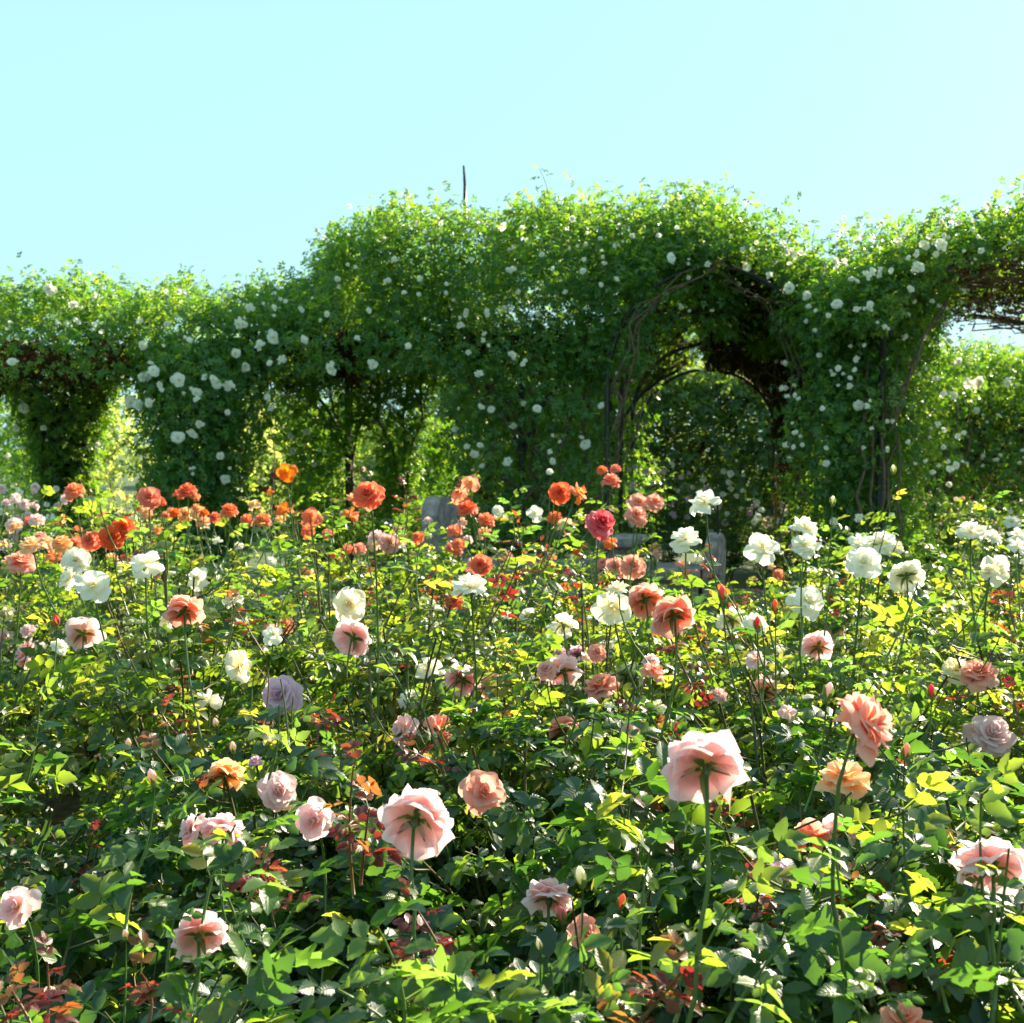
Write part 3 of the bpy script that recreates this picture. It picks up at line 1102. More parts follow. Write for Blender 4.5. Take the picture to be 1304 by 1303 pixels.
plant('climbing_rose', 'climbing rose forming the round archway whose tunnel leads to a dark hedge', 'climbing rose', f, LS_CLIMB,
      [vine([(2.95, 11.2, 0), (2.98, 11.2, 1.3), (2.9, 11.15, 2.3), (2.6, 11.15, 3.0), (2.0, 11.15, 3.34)], .013, .006, .08) for _ in range(4)]
      + [vine([(1.05, 11.4, 1.2), (1.15, 11.4, 2.3), (1.5, 11.6, 2.85), (2.1, 11.9, 3.05), (2.6, 12.4, 2.8)], .011, .006, .09) for _ in range(4)]
      + [vine([tuple((tun(v)[0] + tun(v)[2] * math.sin(a_), tun(v)[1], 2.05 - .3 * v + (tun(v)[3] - 2.0 + .3 * v) * math.cos(a_))) for v, a_ in zip((.1, .3, .5, .7, .9), np.cumsum([random.uniform(-1.0, 1.0)] + [random.uniform(-.5, .5) for _ in range(4)]))], .012, .006, .06) for _ in range(44)],
      'white climbing roses over the pergola', (2.85, 11.2, 0))

# column between the two arches, and the big right-hand arch nearer the camera
f = Foliage()
f.tubef([(3.43, 10.75, 0), (3.43, 10.75, 1.2), (3.36, 10.7, 2.2), (3.35, 10.8, 3.0)], lambda t: .40 + .10 * math.sin(t * 4) + .25 * max(0, t - .7), DC * 1.25, th=.12, lump=.13)
f.tubef([(3.43, 10.75, 0), (3.43, 10.75, 1.2), (3.36, 10.7, 2.2), (3.35, 10.8, 3.0)], lambda t: .26, DC * 1.6, th=.05, lump=.05)
f.ellipsoid((3.55, 11.3, 2.95), (.78, .95, .58), DC * 1.1, th=.10, lump=.12)
plant('climbing_rose', 'broad leafy pillar of climbing rose with bare tan stems between the two archways', 'climbing rose', f, LS_CLIMB,
      [vine([(3.4 + dx, 10.3, 0), (3.4 + dx * 1.2, 10.17, 1.0), (3.4 + dx * .8, 10.2, 1.7), (3.4 + dx * 2, 10.4, 2.4)], .018, .009, .05) for dx in (-.1, -.04, .03, .08, .14)]
      + [vine([(3.5, 10.15, 1.7), (3.62, 10.1, 2.2), (3.95, 10.1, 2.9)], .016, .01, .03) for _ in range(2)],
      'white climbing roses over the pergola', (3.5, 10.75, 0))

f = Foliage()


def right_arch(off):
    def cf(v, a):
        hw, h = 1.78 + off, 86e-2 - .30 * v + off * .75
        c, s_ = np.cos(a), np.sin(a)
        nx, nz = -c / hw, s_ / h
        l = np.sqrt(nx ** 2 + nz ** 2)
        return 5.2 - hw * c, 2.55 + h * s_, nx / l, nz / l
    return cf


f.barrel(right_arch(.46), .1, math.pi, DC * 1.5, 9.95, 13.4, th=.10, lump=.14)
f.dry().barrel(right_arch(.10), .0, math.pi, DC * 1.0, 10.15, 13.5, th=.05, lump=.04)
f.barrel(right_arch(.30), .1, math.pi, DC * .6, 10.1, 13.4, th=.07, lump=.06)
n = int(DC * 4.6)
a = .05 + 3.0 * RNG.random(n)
q = RNG.random(n)
hw, hz = 1.80 + .58 * q, .86 + .36 * q
f.put(np.stack([5.2 - hw * np.cos(a), 9.95 + .3 * q ** 2, 2.55 + hz * np.sin(a)], 1), np.tile((0, -.9, .4), (n, 1)), th=.12, lump=.12)
f.tubef([(7.5, 10.8, 0), (7.5, 10.8, 1.4), (7.5, 10.8, 2.8)], lambda t: .5, DC * .8, th=.1)
plant('climbing_rose', 'climbing rose over the tall right archway with a bare brown underside', 'climbing rose', f, LS_CLIMB,
      [vine([(5.2 - 1.7 * math.cos(a_), 10.1 + 3.3 * v_, 2.5 + (.84 - .30 * v_) * math.sin(a_)) for a_ in np.linspace(s0, s0 + random.uniform(.3, 1.3), 5)], .011, .005, .09) for s0, v_ in [(random.uniform(.05, 2.2), random.random()) for _ in range(90)]],
      'white climbing roses over the pergola', (7.5, 10.8, 0))

# second pergola row behind the right arch
f = Foliage()
superbarrel_x(5.0, 10, 16.0, .75, 2.15, .78, DC * .9, f, th=.10, lump=.14)
f.dry().quad((5.1, 15.8, .0), (4.9, 0, 0), (0, 0, 2.5), DC * .9, th=.1)  # unseen brown layer added to stop light shining through the wall
f.quad((5.1, 15.35, .0), (4.9, 0, 0), (0, 0, 2.4), DC * 1.1, th=.16, lump=.16)
f.tubef([(5.75, 14.9, 0), (5.75, 14.9, 1.3), (5.7, 15.0, 2.4)], lambda t: .2 + .35 * t ** 3, DC * .8, th=.08, gap=.3)
plant('climbing_rose', 'climbing rose wall dotted with white blooms seen through the right archway', 'climbing rose', f, LS_CLIMB,
      [vine([(5.75 + dx, 14.7, 0), (5.75 + dx, 14.65, 1.2), (5.75 + dx * 3, 14.9, 2.3)], .022, .012, .04) for dx in (-.16, -.08, .0, .08, .16)],
      'white climbing roses over the pergola', (5.75, 15, 0))

# rear left wall
f = Foliage()
f.quad((-9.6, 16.2, 0), (2.6, 0, 0), (0, 0, 2.5), DC * 1.1, th=.18, lump=.16)
superbarrel_x(-9.6, -7.0, 16.7, .6, 2.2, .55, DC * .6, f, th=.12)
plant('climbing_rose', 'climbing rose wall with white blooms behind the far left trunk', 'climbing rose', f, LS_CLIMB, [], 'white climbing roses over the pergola', (-8.3, 16.5, 0))

# hedges and trees behind
def hedge(label, x0, x1, y0, y1, h, dens=520, gap=None, carry=False):
    f = Foliage()
    f.quad((x0, y0, 0), (x1 - x0, 0, 0), (0, 0, h), dens, th=.2, lump=.2, gap=gap)
    f.dry().quad((x0, y0 + .35, 0), (x1 - x0, 0, 0), (0, 0, h * .96), 330, th=.1)  # brown layer added behind the front leaves against light shining through
    f.quad((x0, y0, h), (x1 - x0, 0, 0), (0, y1 - y0, 0), dens * .8, th=.15, lump=.2)
    f.quad((x1, y1, 0), (x0 - x1, 0, 0), (0, 0, h), dens * .4, th=.2, lump=.2)
    f.quad((x1, y0, 0), (0, y1 - y0, 0), (0, 0, h), dens * .6, th=.2, lump=.2)
    f.quad((x0, y1, 0), (0, y0 - y1, 0), (0, 0, h), dens * .6, th=.2, lump=.2)
    return plant('hedge', label, 'hedge', f, LS_HEDGE, [vine([(x0 + (x1 - x0) * (i + .5) / 6, (y0 + y1) / 2, 0), (x0 + (x1 - x0) * (i + .5) / 6, (y0 + y1) / 2, h * .8)], .04, .02) for i in range(6)], None, ((x0 + x1) / 2, (y0 + y1) / 2, 0), .9, 1.7, carry=False)


f = Foliage()
f.quad((-7.0, 17.2, 0), (3.2, 0, 0), (0, 0, 2.5), 190, th=.10, lump=.2, gap=.75)
plant('vine_screen', 'thin screen of sunlit yellow green vine glowing between the first two left columns', 'vine', f, LS_SCREEN, [vine([(-6.8 + .5 * i, 17.25, 0), (-6.7 + .5 * i, 17.2, 1.2), (-6.8 + .5 * i, 17.2, 2.3)], .016, .008) for i in range(7)], None, (-5.4, 17.2, 0), carry=False)
hedge('lower green hedge seen through the middle left opening', -5.2, -1.2, 20.5, 21.4, 1.1)
f = Foliage()
f.quad((-4.4, 19.4, 0), (3.9, 0, 0), (0, 0, 2.0), 150, th=.10, lump=.2, gap=.7)
plant('vine_screen', 'pale sunlit vine screen glimpsed on both sides of the thin black post', 'vine', f, LS_SCREEN, [vine([(-4.2 + .6 * i, 19.45, 0), (-4.1 + .6 * i, 19.4, 1.0), (-4.2 + .6 * i, 19.4, 1.8)], .016, .008) for i in range(6)], None, (-2.4, 19.4, 0), carry=False)
h3 = hedge('tall dark hedge closing the view at the end of the arch tunnel', -1.2, 12, 20.5, 22, 2.95, 330, carry=True)


def tree(x, y, h, rad, label):
    f = Foliage()
    for k in range(9):
        c = np.array((x, y, h * .62)) + RNG.normal(size=3) * np.array((rad * .45, rad * .45, h * .14))
        f.ellipsoid(c, (rad * .55, rad * .55, rad * .45), 14, th=.25, lump=.25)
    root = thing('tree', (x, y, 0), label, 'tree')
    P, Nn, D = f.arrays()
    LS_HEDGE.join('crown', P - np.array((x, y, 0)), frames(D, Nn), RNG.uniform(2.2, 3.6, len(P)), root)
    tr = vine([(0, 0, 0), (.1, 0, h * .3), (0, .1, h * .6)], .16, .07, .05)
    for k in range(4):
        a_ = k * 1.6
        tr.tube(curve3((.05, 0, h * .3), (.3 * math.cos(a_), .3 * math.sin(a_), h * .5), (rad * .6 * math.cos(a_), rad * .6 * math.sin(a_), h * .66)), .06, .02)
    tr.build('trunk', M_BARK, root)


for x, y, h, rad, lab in [(-17, 42, 3.2, 2.0, 'small round tree far beyond the left end of the pergola'), (-7.6, 44, 3.3, 2.2, 'small tree far behind the low hedge in the middle left opening'),
                          (-11.5, 50, 3.6, 2.4, 'distant tree between two smaller ones beyond the left columns')]:
    tree(x, y, h, rad, lab)

# white blooms on the climbing roses: pixel, size and the leaf that carries each
CLIMB = """63 368 18;177 408 13;212 412 8;92 388 8;317 391 16;303 412 14;310 413 10;384 394 10;330 440 14;348 430 16;300 450 14;358 457 14;343 462 9;313 468 16;387 432 13;421 469 20;
182 440 14;195 472 14;183 480 16;166 512 14;175 515 14;189 513 12;227 484 18;250 500 14;260 480 10;272 482 10;276 488 12;291 490 16;250 508 8;254 540 15;245 553 13;226 557 16;280 581 13;
287 611 14;475 464 12;610 475 13;653 452 12;666 513 10;684 520 14;625 521 10;613 518 9;654 543 12;580 547 10;595 568 8;604 579 12;647 587 13;745 565 14;704 587 10;700 575 8;640 288 11;545 312 7;
535 355 8;533 375 8;430 355 8;432 365 8;568 373 7;652 343 9;690 324 8;586 414 10;620 396 9;685 400 10;855 328 15;902 336 11;950 340 12;980 350 12;1005 367 14;1028 376 15;1066 386 15;1030 390 8;
1090 394 10;1105 350 14;1112 345 12;1170 339 18;1178 312 14;1200 312 16;1160 368 10;1090 457 11;1082 492 9;1094 516 18;1130 572 8;1221 460 10;1235 488 14;1202 501 12;1215 503 14;1247 487 14;
1244 523 13;1283 487 12;1220 556 9;1218 593 12;1210 597 10;1195 540 8;15 460 12;30 520 12;20 545 9;10 580 9;28 570 9;55 545 9;340 505 9;345 520 9;370 555 10;390 550 9;372 575 11;420 500 8;
935 498 8;955 520 8;925 545 9;960 556 8;900 520 7;945 562 8;870 540 6;968 560 7;890 505 7;915 500 6;1120 350 9;1135 345 8;1085 355 8;1000 312 7;1055 402 8;1145 310 8;1065 340 7;805 300 7;862 290 7;785 355 8;770 335 7;742 345 8;720 372 7;660 372 8;600 330 7;502 330 7;470 395 8;455 430 9;520 440 8"""
CLIMBP = [tuple(float(q) for q in s.split()) for s in CLIMB.replace('\n', '').split(';') if s.strip()]
ALLP = np.concatenate([p for _, p, _ in PLANTS])
ALLI = np.concatenate([np.full(len(p), i) for i, (_, p, _) in enumerate(PLANTS)])
PX = pix(ALLP)


def climb_bloom(px, py, rad=None, size_px=None):
    near = np.nonzero((np.abs(PX[:, 0] - px) < 9) & (np.abs(PX[:, 1] - py) < 9))[0]
    if len(near) == 0:
        return
    i = near[np.argmin(ALLP[near, 1])]
    root, _, b = PLANTS[ALLI[i]]
    Y = ALLP[i, 1] - .07
    P = at(px, py, Y - .03)
    r = rad or max(.03, size_px / FPX * Y / 2)
    ax = Vector((random.uniform(-.6, .6), -.8, random.uniform(-.3, .7))).normalized()
    o = add_bloom(root, P - Vector(b), r, 'wh', random.choice(('full', 'loose', 'loose', 'tea')), ax, False, calyx=False)
    o.scale = [q * random.uniform(.65, 1.15) for q in o.scale]


for px, py, s in CLIMBP:
    climb_bloom(px, py, size_px=s * 1.22)
for _ in range(220):
    px, py = random.uniform(-5, 1310), random.uniform(250, 610)
    if 800 < px < 1000 and py > 400:
        continue
    if _ % 3 == 0:
        px = random.uniform(1000, 1305)
    for k in range(random.choice((1, 1, 1, 2, 3))):
        climb_bloom(px + k * random.uniform(-13, 13), py + k * random.uniform(-9, 9), rad=random.uniform(.018, .038))
DEBUG_BUSH = False

# ------------------------------------------------------------------ the roses: pixel x, y, diameter, colour, facing
BLOOMS = """287 985 48 ap b;355 1008 48 pk f;401 1045 52 pk f;243 1056 42 pk l;288 1056 54 pk b;22 1155 50 pk f;253 1187 78 pk b;357 885 46 lav f;531 1039 100 pk b;514 930 44 pk l;
560 929 46 sal r;616 1009 54 sal f;718 928 42 sal b;700 1141 60 pk b;745 1188 42 sal f;660 1246 34 pk f;897 971 112 pk b;859 1056 50 pk b;1105 921 96 sal r;1076 990 62 ap u;
1262 936 54 pk f;1030 1066 50 sal b;1071 1059 50 pk n;1264 1099 92 pk b;1210 1074 46 pk u;993 1110 28 lav u;1153 1301 60 sal u;974 878 44 pk b;916 884 22 pk u;1041 822 42 pk b;
1066 809 22 pk u;1220 853 38 cr u;1246 857 46 sal u;1270 725 44 cr f;1029 766 44 wh f;972 697 42 wh f;1025 671 34 wh u;1025 695 38 wh u;1100 716 46 wh f;1095 692 34 wh u;
1122 690 34 wh u;1137 697 26 cr u;1153 732 40 wh b;1237 677 38 wh u;1264 684 26 wh u;1296 681 28 wh u;897 638 42 wh u;872 686 40 wh u;856 781 54 sal b;820 762 44 sal b;
780 772 46 cr f;917 754 26 or b;874 734 18 or u;932 788 36 wh b;991 830 24 wh u;469 629 38 rd f;447 654 22 or u;599 615 24 or f;584 630 22 or f;595 646 26 rd u;
619 661 22 or u;579 675 20 or u;616 678 20 ap u;579 697 22 rd u;681 653 23 wh f;634 650 15 wh f;713 627 28 rd f;738 627 28 or r;779 611 24 rd u;767 598 14 or u;
783 596 14 rd u;766 665 38 cm f;719 670 22 ap f;707 658 20 or u;813 639 24 sal f;834 639 24 sal f;811 656 27 sal f;778 690 20 or u;770 717 20 sal u;784 722 26 sal f;
806 720 32 sal f;641 708 23 sal u;612 719 28 rd f;601 729 24 rd u;598 746 46 wh u;658 754 22 wh u;579 766 23 rd f;717 794 38 wh b;673 784 26 wh u;445 769 42 cr f;
428 768 26 cr l;452 812 46 pk n;546 850 40 wh u;590 864 44 pk b;627 872 32 sal f;523 888 30 wh u;717 852 48 pk b;736 832 26 lav b;714 831 18 lav u;765 873 42 sal u;
801 859 40 wh b;774 823 26 wh u;479 685 26 pk u;496 691 26 sal f;457 698 18 sal u;442 700 20 or u;94 624 25 or u;98 673 13 or u;190 633 28 rd f;184 627 16 rd u;
204 638 14 rd u;212 658 15 or f;238 624 24 rd u;228 628 16 rd u;248 630 16 or u;236 655 20 ap f;252 652 20 ap f;257 664 18 ap f;364 601 24 or f;373 597 13 or u;
292 649 22 or u;361 648 24 or u;315 661 18 or u;335 661 21 or u;396 659 28 rd f;391 677 19 or f;142 684 30 rd f;157 671 28 rd f;115 688 27 rd f;96 694 24 rd f;
78 691 26 ap u;40 694 32 ap u;55 690 24 ap u;27 714 34 sal u;67 707 24 or u;14 718 22 ap u;97 713 34 wh f;89 737 34 wh l;118 745 44 wh f;187 716 42 wh u;
214 725 22 cr u;165 744 22 rd f;162 710 19 rd u;142 710 18 ap u;235 776 46 sal b;106 805 44 pk b;34 832 38 pk l;3 816 32 pk f;3 781 24 cr f;251 736 32 wh f;
261 755 24 wh n;363 796 22 sal f;344 803 22 sal f;305 849 44 cr r;153 798 24 wh u;266 891 38 wh u;276 688 13 wh u;17 668 20 pp f;47 661 20 pp u;5 693 16 pp f;
428 707 14 or u;391 725 18 ap u;8 640 14 pp u;20 632 12 pp u;42 640 12 pp u;325 970 20 lav u;605 716 20 ap u;545 662 12 pp u;652 713 12 sal u;700 600 9 wh u;1290 664 20 wh u;1302 690 26 wh u"""
BUDS = """72 800 14 cm;922 768 18 cm;988 782 15 rd;965 805 16 cm;1187 891 16 cm;196 1000 18 pk;163 955 12 pk;204 963 13 pk;233 946 13 pk;276 928 12 pp;
1052 893 20 pk;1090 940 18 cm;742 1130 24 cr;718 1178 20 cm;789 1158 18 rd;688 1212 14 cr;1152 968 18 sal;160 1197 12 pp;297 960 13 pk;1060 645 11 cr;1138 604 10 cr"""
# long young shoots: pixel of the tip, distance, kind, length on the picture
SHOOTS = """450 975 1.9 red 190;470 1030 1.9 red 120;340 1100 2.0 red 80;322 1108 2.0 red 70;525 1150 1.9 red 110;505 1225 1.7 red 70;548 1195 2.0 red 80;60 1225 1.8 red 90;
180 1240 1.7 red 70;15 1262 1.7 red 60;1090 1128 1.9 red 90;968 1132 1.9 red 80;1075 1195 1.8 red 80;1060 1150 2.0 red 80;868 1238 1.5 red 80;1140 1150 2.0 red 60;725 735 4.6 red 60;735 770 4.4 red 50;
860 935 3.0 red 60;905 1010 2.6 red 60;845 930 3.1 red 50;905 700 5.0 red 50;775 735 4.9 red 40;160 640 6.0 red 40;1290 880 3.2 red 50;545 740 4.8 red 50;470 760 4.8 red 40;930 790 4.2 red 40;
225 860 3.6 red 40;118 1062 2.6 red 120;420 900 3.1 red 40;820 1290 1.5 red 40;520 955 2.7 red 40;700 705 5.2 red 40;585 620 5.4 red 40;690 690 5.4 red 50;205 905 3.0 red 40;
200 1060 1.75 green 120;300 1050 1.8 green 120;345 1060 1.75 green 110;230 1140 1.7 green 120;390 1130 1.7 green 150;480 1180 1.5 green 150;580 1240 1.5 green 110;255 1230 1.6 green 100;830 1075 1.8 green 190;
1060 1060 1.7 green 240;1150 1030 1.7 green 220;1250 1010 1.7 green 220;1285 1080 1.6 green 220;930 1150 1.6 green 160;1000 1200 1.5 green 120;1180 1180 1.6 green 120;1290 1230 1.4 green 90;700 1230 1.6 green 90;
620 1260 1.5 green 70;1120 1240 1.4 green 90;760 1270 1.5 green 60;430 1260 1.5 green 90;330 1280 1.5 green 60;1135 640 4.2 green 130;1120 665 4.2 green 110;1150 670 4.3 green 90;1190 740 4.4 green 60;
880 800 4.0 green 70;640 790 4.2 green 70;690 820 4.0 green 60;1010 850 3.6 green 70;1100 830 3.6 green 70;1070 860 3.4 green 60;520 700 5.5 green 50;850 610 7.0 green 40;820 620 7.0 green 40;560 930 2.9 green 60;
1150 865 3.2 green 60;1220 765 4.0 green 70;690 905 3.1 green 70;740 900 3.1 green 70;640 930 3.0 green 60;780 840 3.6 green 60;420 730 5.2 green 50;370 700 5.6 green 50;300 720 5.4 green 50;1260 640 4.6 green 80"""

DREAL = {'pk': .118, 'sal': .11, 'lav': .11, 'wh': .11, 'cr': .105, 'or': .09, 'ap': .092, 'rd': .092, 'cm': .10, 'pp': .08}
FAMILY = {'pk': 'pink', 'sal': 'pink', 'lav': 'pink', 'wh': 'white', 'cr': 'white', 'or': 'orange', 'ap': 'orange', 'rd': 'orange', 'cm': 'orange', 'pp': 'pink'}


def rows(s):
    return [q.split() for q in s.replace('\n', '').split(';') if q.strip()]


def depth_for(py, d, real, zmin=.68):
    Y = FPX * real / d
    if py > 600:
        Y = min(Y, (EYE - zmin) * FPX / (py - 575))
    return min(max(Y, 1.5), 7.0)


LAY = random.Random(5)
blooms = []
for a in rows(BLOOMS):
    px, py, d, c, face = float(a[0]), float(a[1]), float(a[2]), a[3], a[4]
    Y = depth_for(py, d, DREAL[c] * LAY.uniform(.94, 1.06))
    P = at(px, py, Y)
    blooms.append(dict(P=P, px=px, py=py, d=d, c=c, face=face, r=d / FPX * Y / 2, fam=FAMILY[c]))

# bushes on a loose grid; each takes the colour that most of its nearest blooms have
spots = []
for Y, hw, n in [(1.55, .95, 3), (2.15, 1.35, 4), (2.85, 1.75, 5), (3.55, 2.1, 6), (4.3, 2.45, 6), (5.05, 2.8, 7), (5.85, 3.2, 8), (6.7, 3.6, 9)]:
    for i in range(n):
        spots.append([(-1 + 2 * (i + .5) / n) * hw + LAY.uniform(-.10, .10), Y + LAY.uniform(-.12, .12)])
spots = np.array(spots)
BX = np.array([[b['P'].x, b['P'].y] for b in blooms])
votes = [dict() for _ in spots]
for b, xy in zip(blooms, BX):
    i = int(np.argmin(((spots - xy) ** 2).sum(1)))
    votes[i][b['fam']] = votes[i].get(b['fam'], 0) + b['d']
fam = [max(v, key=v.get) if v else None for v in votes]
for b, xy in zip(blooms, BX):
    d2 = ((spots - xy) ** 2).sum(1)
    order = np.argsort(d2)
    pick = None
    for i in order[:7]:
        if fam[i] == b['fam'] and d2[i] < .75 ** 2:
            pick = int(i)
            break
    if pick is None:
        for i in order[:5]:
            if fam[i] is None and d2[i] < .7 ** 2:
                pick = int(i)
                fam[pick] = b['fam']
                break
    if pick is None:        # a bush of its own colour close by
        spots = np.vstack([spots, xy + np.array([LAY.uniform(-.08, .08), .12])])
        fam.append(b['fam'])
        pick = len(fam) - 1
    b['bush'] = pick
BLX = np.array([[b['px'], b['py'], b['d'], b['P'].y] for b in blooms])


def visible_mask(P, Y_extra=.03):
    """leaves that would sit right in front of a bloom are left off (a bloom grows clear of its leaves)"""
    q = pix(P)
    keep = np.ones(len(P), bool)
    for px, py, d, Y in BLX:
        m = (np.abs(q[:, 0] - px) < d) & (np.abs(q[:, 1] - py) < d)
        if m.any():
            i = np.nonzero(m)[0]
            reach = .56 * d + 40.0 / np.maximum(P[i, 1], 1)
            dd = np.hypot(q[i, 0] - px, q[i, 1] - py)
            bad = (dd < reach) & (P[i, 1] < Y + Y_extra) & (RNG.random(len(i)) < .93)
            keep[i[bad]] = False
    return keep


LABELS = {
    0: 'pink rose bush nearest the lower left corner, one large pale bloom among dark red shoots',
    1: 'front rose bush holding the two largest pale pink blooms on long bare stems',
    2: 'front right rose bush with two big pink blooms, one turned sideways and one facing away',
    3: 'rose bush with one lilac pink full bloom at the lower left edge',
    4: 'low rose bush with three pink blooms clustered behind bright green young leaves',
    5: 'low rose bush with four small pink blooms around the stem of the big pale rose',
    6: 'rose bush with two fading pink blooms at the far right front',
    7: 'rose bush with a single peach orange bloom and small green buds',
    8: 'rose bush with a full pink bloom beside the red shoots and a salmon one behind',
    9: 'rose bush with a salmon bloom just right of and behind the big pink rose',
    10: 'bushy rose with one large cream bloom held just left of two salmon ones',
    11: 'rose bush with a soft pink bloom and a salmon one near the right edge',
    12: 'leafy rose bush without open flowers beyond the left edge of the bed',
    13: 'rose bush with cream and white blooms spread over the left middle of the bed',
    14: 'rose bush with a lavender bloom and a pair of salmon pink ones side by side',
    15: 'rose bush with several pink and salmon blooms in the sunlit middle of the bed',
    16: 'rose bush with five big white blooms right of the bench',
    17: 'rose bush with one cream rose and one white rose on tall stems at the right',
    18: 'rose bush with dusty pink blooms along the left edge of the bed',
    19: 'tall coral red rose bush left of centre with a pair of touching red blooms',
    20: 'rose bush with a red and an orange bloom touching, in front of the leafy curtain',
    21: 'rose bush with white blooms in front of the bench seat, one against its right post',
    22: 'rose bush with two white blooms stacked one above the other on neighbouring stems',
    23: 'rose bush with one pale cream bloom beside a salmon one at the right',
    24: 'apricot rose bush with a few small blooms at the far left',
    25: 'orange and red rose bush with a lone tall orange bloom before the funnel shaped trunk',
    26: 'tall orange rose bush with the highest orange bloom, before the thin black post',
    27: 'orange rose bush beside the left end slab of the bench, two blooms above it',
    28: 'orange red rose bush with a tall bloom and a low one before the bench',
    29: 'rose bush with two white blooms close together left of a yellow tinted one',
    30: 'rose bush with one white bloom at the right edge of the bed',
    31: 'rose bush with two tiny blush blooms at the far left before the columns',
    32: 'coral red rose bush with three spread blooms in front of the second column',
    33: 'orange rose bush with a few small blooms in a row before the slim columns',
    34: 'rose bush crowded with nine small orange and apricot blooms around the left bench end',
    35: 'rose bush with two rounded salmon blooms before the middle of the bench',
    36: 'leafy rose bush without open flowers in front of the right bench end',
    37: 'rose bush with one yellow tinted cream bloom at the foot of the leafy pillar',
    38: 'rose bush with two white blooms close to the right edge, before the right archway',
    39: 'rose bush with very small blush blooms in the far left corner of the bed',
    40: 'rear rose bush with many small red and orange blooms left of the second column',
    41: 'rear rose bush with a cluster of apricot blooms and many small orange ones',
    42: 'rear rose bush with small pink blooms just left of the bench',
    43: 'rear rose bush with one round white bloom in front of the leafy curtain',
    44: 'rear rose bush with salmon blooms clustered left of the white roses at the bench',
    45: 'rear rose bush with small orange blooms beside the right bench post',
    46: 'leafy rear rose bush without open flowers below the leafy pillar',
    47: 'rear rose bush with one small white bloom at the far right corner of the bed',
    48: 'rose bush with one peach bloom under the sideways pink rose',
    49: 'rose bush with one pale pink bloom seen from behind, right of the bed centre',
    50: 'slim rose bush with a single half open pink bloom above the pale pink one',
    51: 'rose bush with one large coral red bloom on a tall stem before the slim column',
    52: 'rearmost orange rose bush with small blooms and buds before the arch',
    53: 'rose bush with one deep crimson bloom before the bench',
    54: 'rose bush with one large salmon bloom above two small lavender ones',
    55: 'rose bush with an open white bloom on a tall stem at mid bed',
    56: 'rose bush with one small white bloom left of the cream rose in the centre',
    57: 'small rose bush with one cream bloom tucked beside a larger cream rose',
    58: 'rose bush with one salmon bloom between the coral red rose and the bench',
    59: 'rose bush with a pair of white blooms under the apricot ones at the left',
    60: 'rear rose bush with small cream and white blooms left of the centre',
    61: 'rose bush with one cream bloom at the left edge above the dusty pink ones',
    62: 'rose bush with two small salmon blooms side by side left of the centre',
    63: 'rearmost rose bush with one tiny salmon bloom just in front of the bench seat',
}


EXTRA = {13: 'wh cr wh cr', 15: 'pk sal sal pk pk sal cr pk sal pk', 21: 'wh cr wh', 28: 'or ap', 29: 'wh', 10: 'cr', 17: 'wh cr', 18: 'pk sal pk', 40: 'or ap rd or ap ap or', 41: 'ap or ap or rd or', 34: 'ap sal or or', 42: 'pk sal pp pk pp', 44: 'sal pp sal pp',
         16: 'wh cr', 24: 'ap sal or ap', 25: 'or ap rd or', 52: 'or ap or', 60: 'cr wh cr', 39: 'pp pp pk pp pp', 45: 'or sal ap or', 33: 'or or'}
EXTRA = {k: v.split() for k, v in EXTRA.items()}


def bush_canes(h, r, n, thick):
    """list of polylines from the base: canes, then twigs"""
    canes, twigs = [], []
    for k in range(n):
        a = 2 * math.pi * (k + random.random()) / n
        u = math.sqrt(random.random())
        re = r * u
        he = h * (1 - .34 * u ** 2) * random.uniform(.84, 1.02)
        p0 = Vector((.07 * math.cos(a), .07 * math.sin(a), -.02))
        p2 = Vector((re * math.cos(a), re * math.sin(a), he))
        p1 = Vector((re * .35 * math.cos(a), re * .35 * math.sin(a), he * .55))
        c = curve3(p0, p1, p2, 8)
        canes.append(c)
        for j in range(6):
            t = random.uniform(.22, .97)
            q = c[0] * (1 - t) ** 2 + p1 * 2 * t * (1 - t) + p2 * t * t
            b = a + random.uniform(-1.9, 1.9)
            l = random.uniform(.13, .30)
            e = q + Vector((l * .8 * math.cos(b), l * .8 * math.sin(b), l * random.uniform(.15, .9)))
            e.z = min(e.z, h * 1.06)
            twigs.append(curve3(q, q + Vector((l * .5 * math.cos(b), l * .5 * math.sin(b), l * .1)), e, 4))
    return canes, twigs


_shared_canes = []


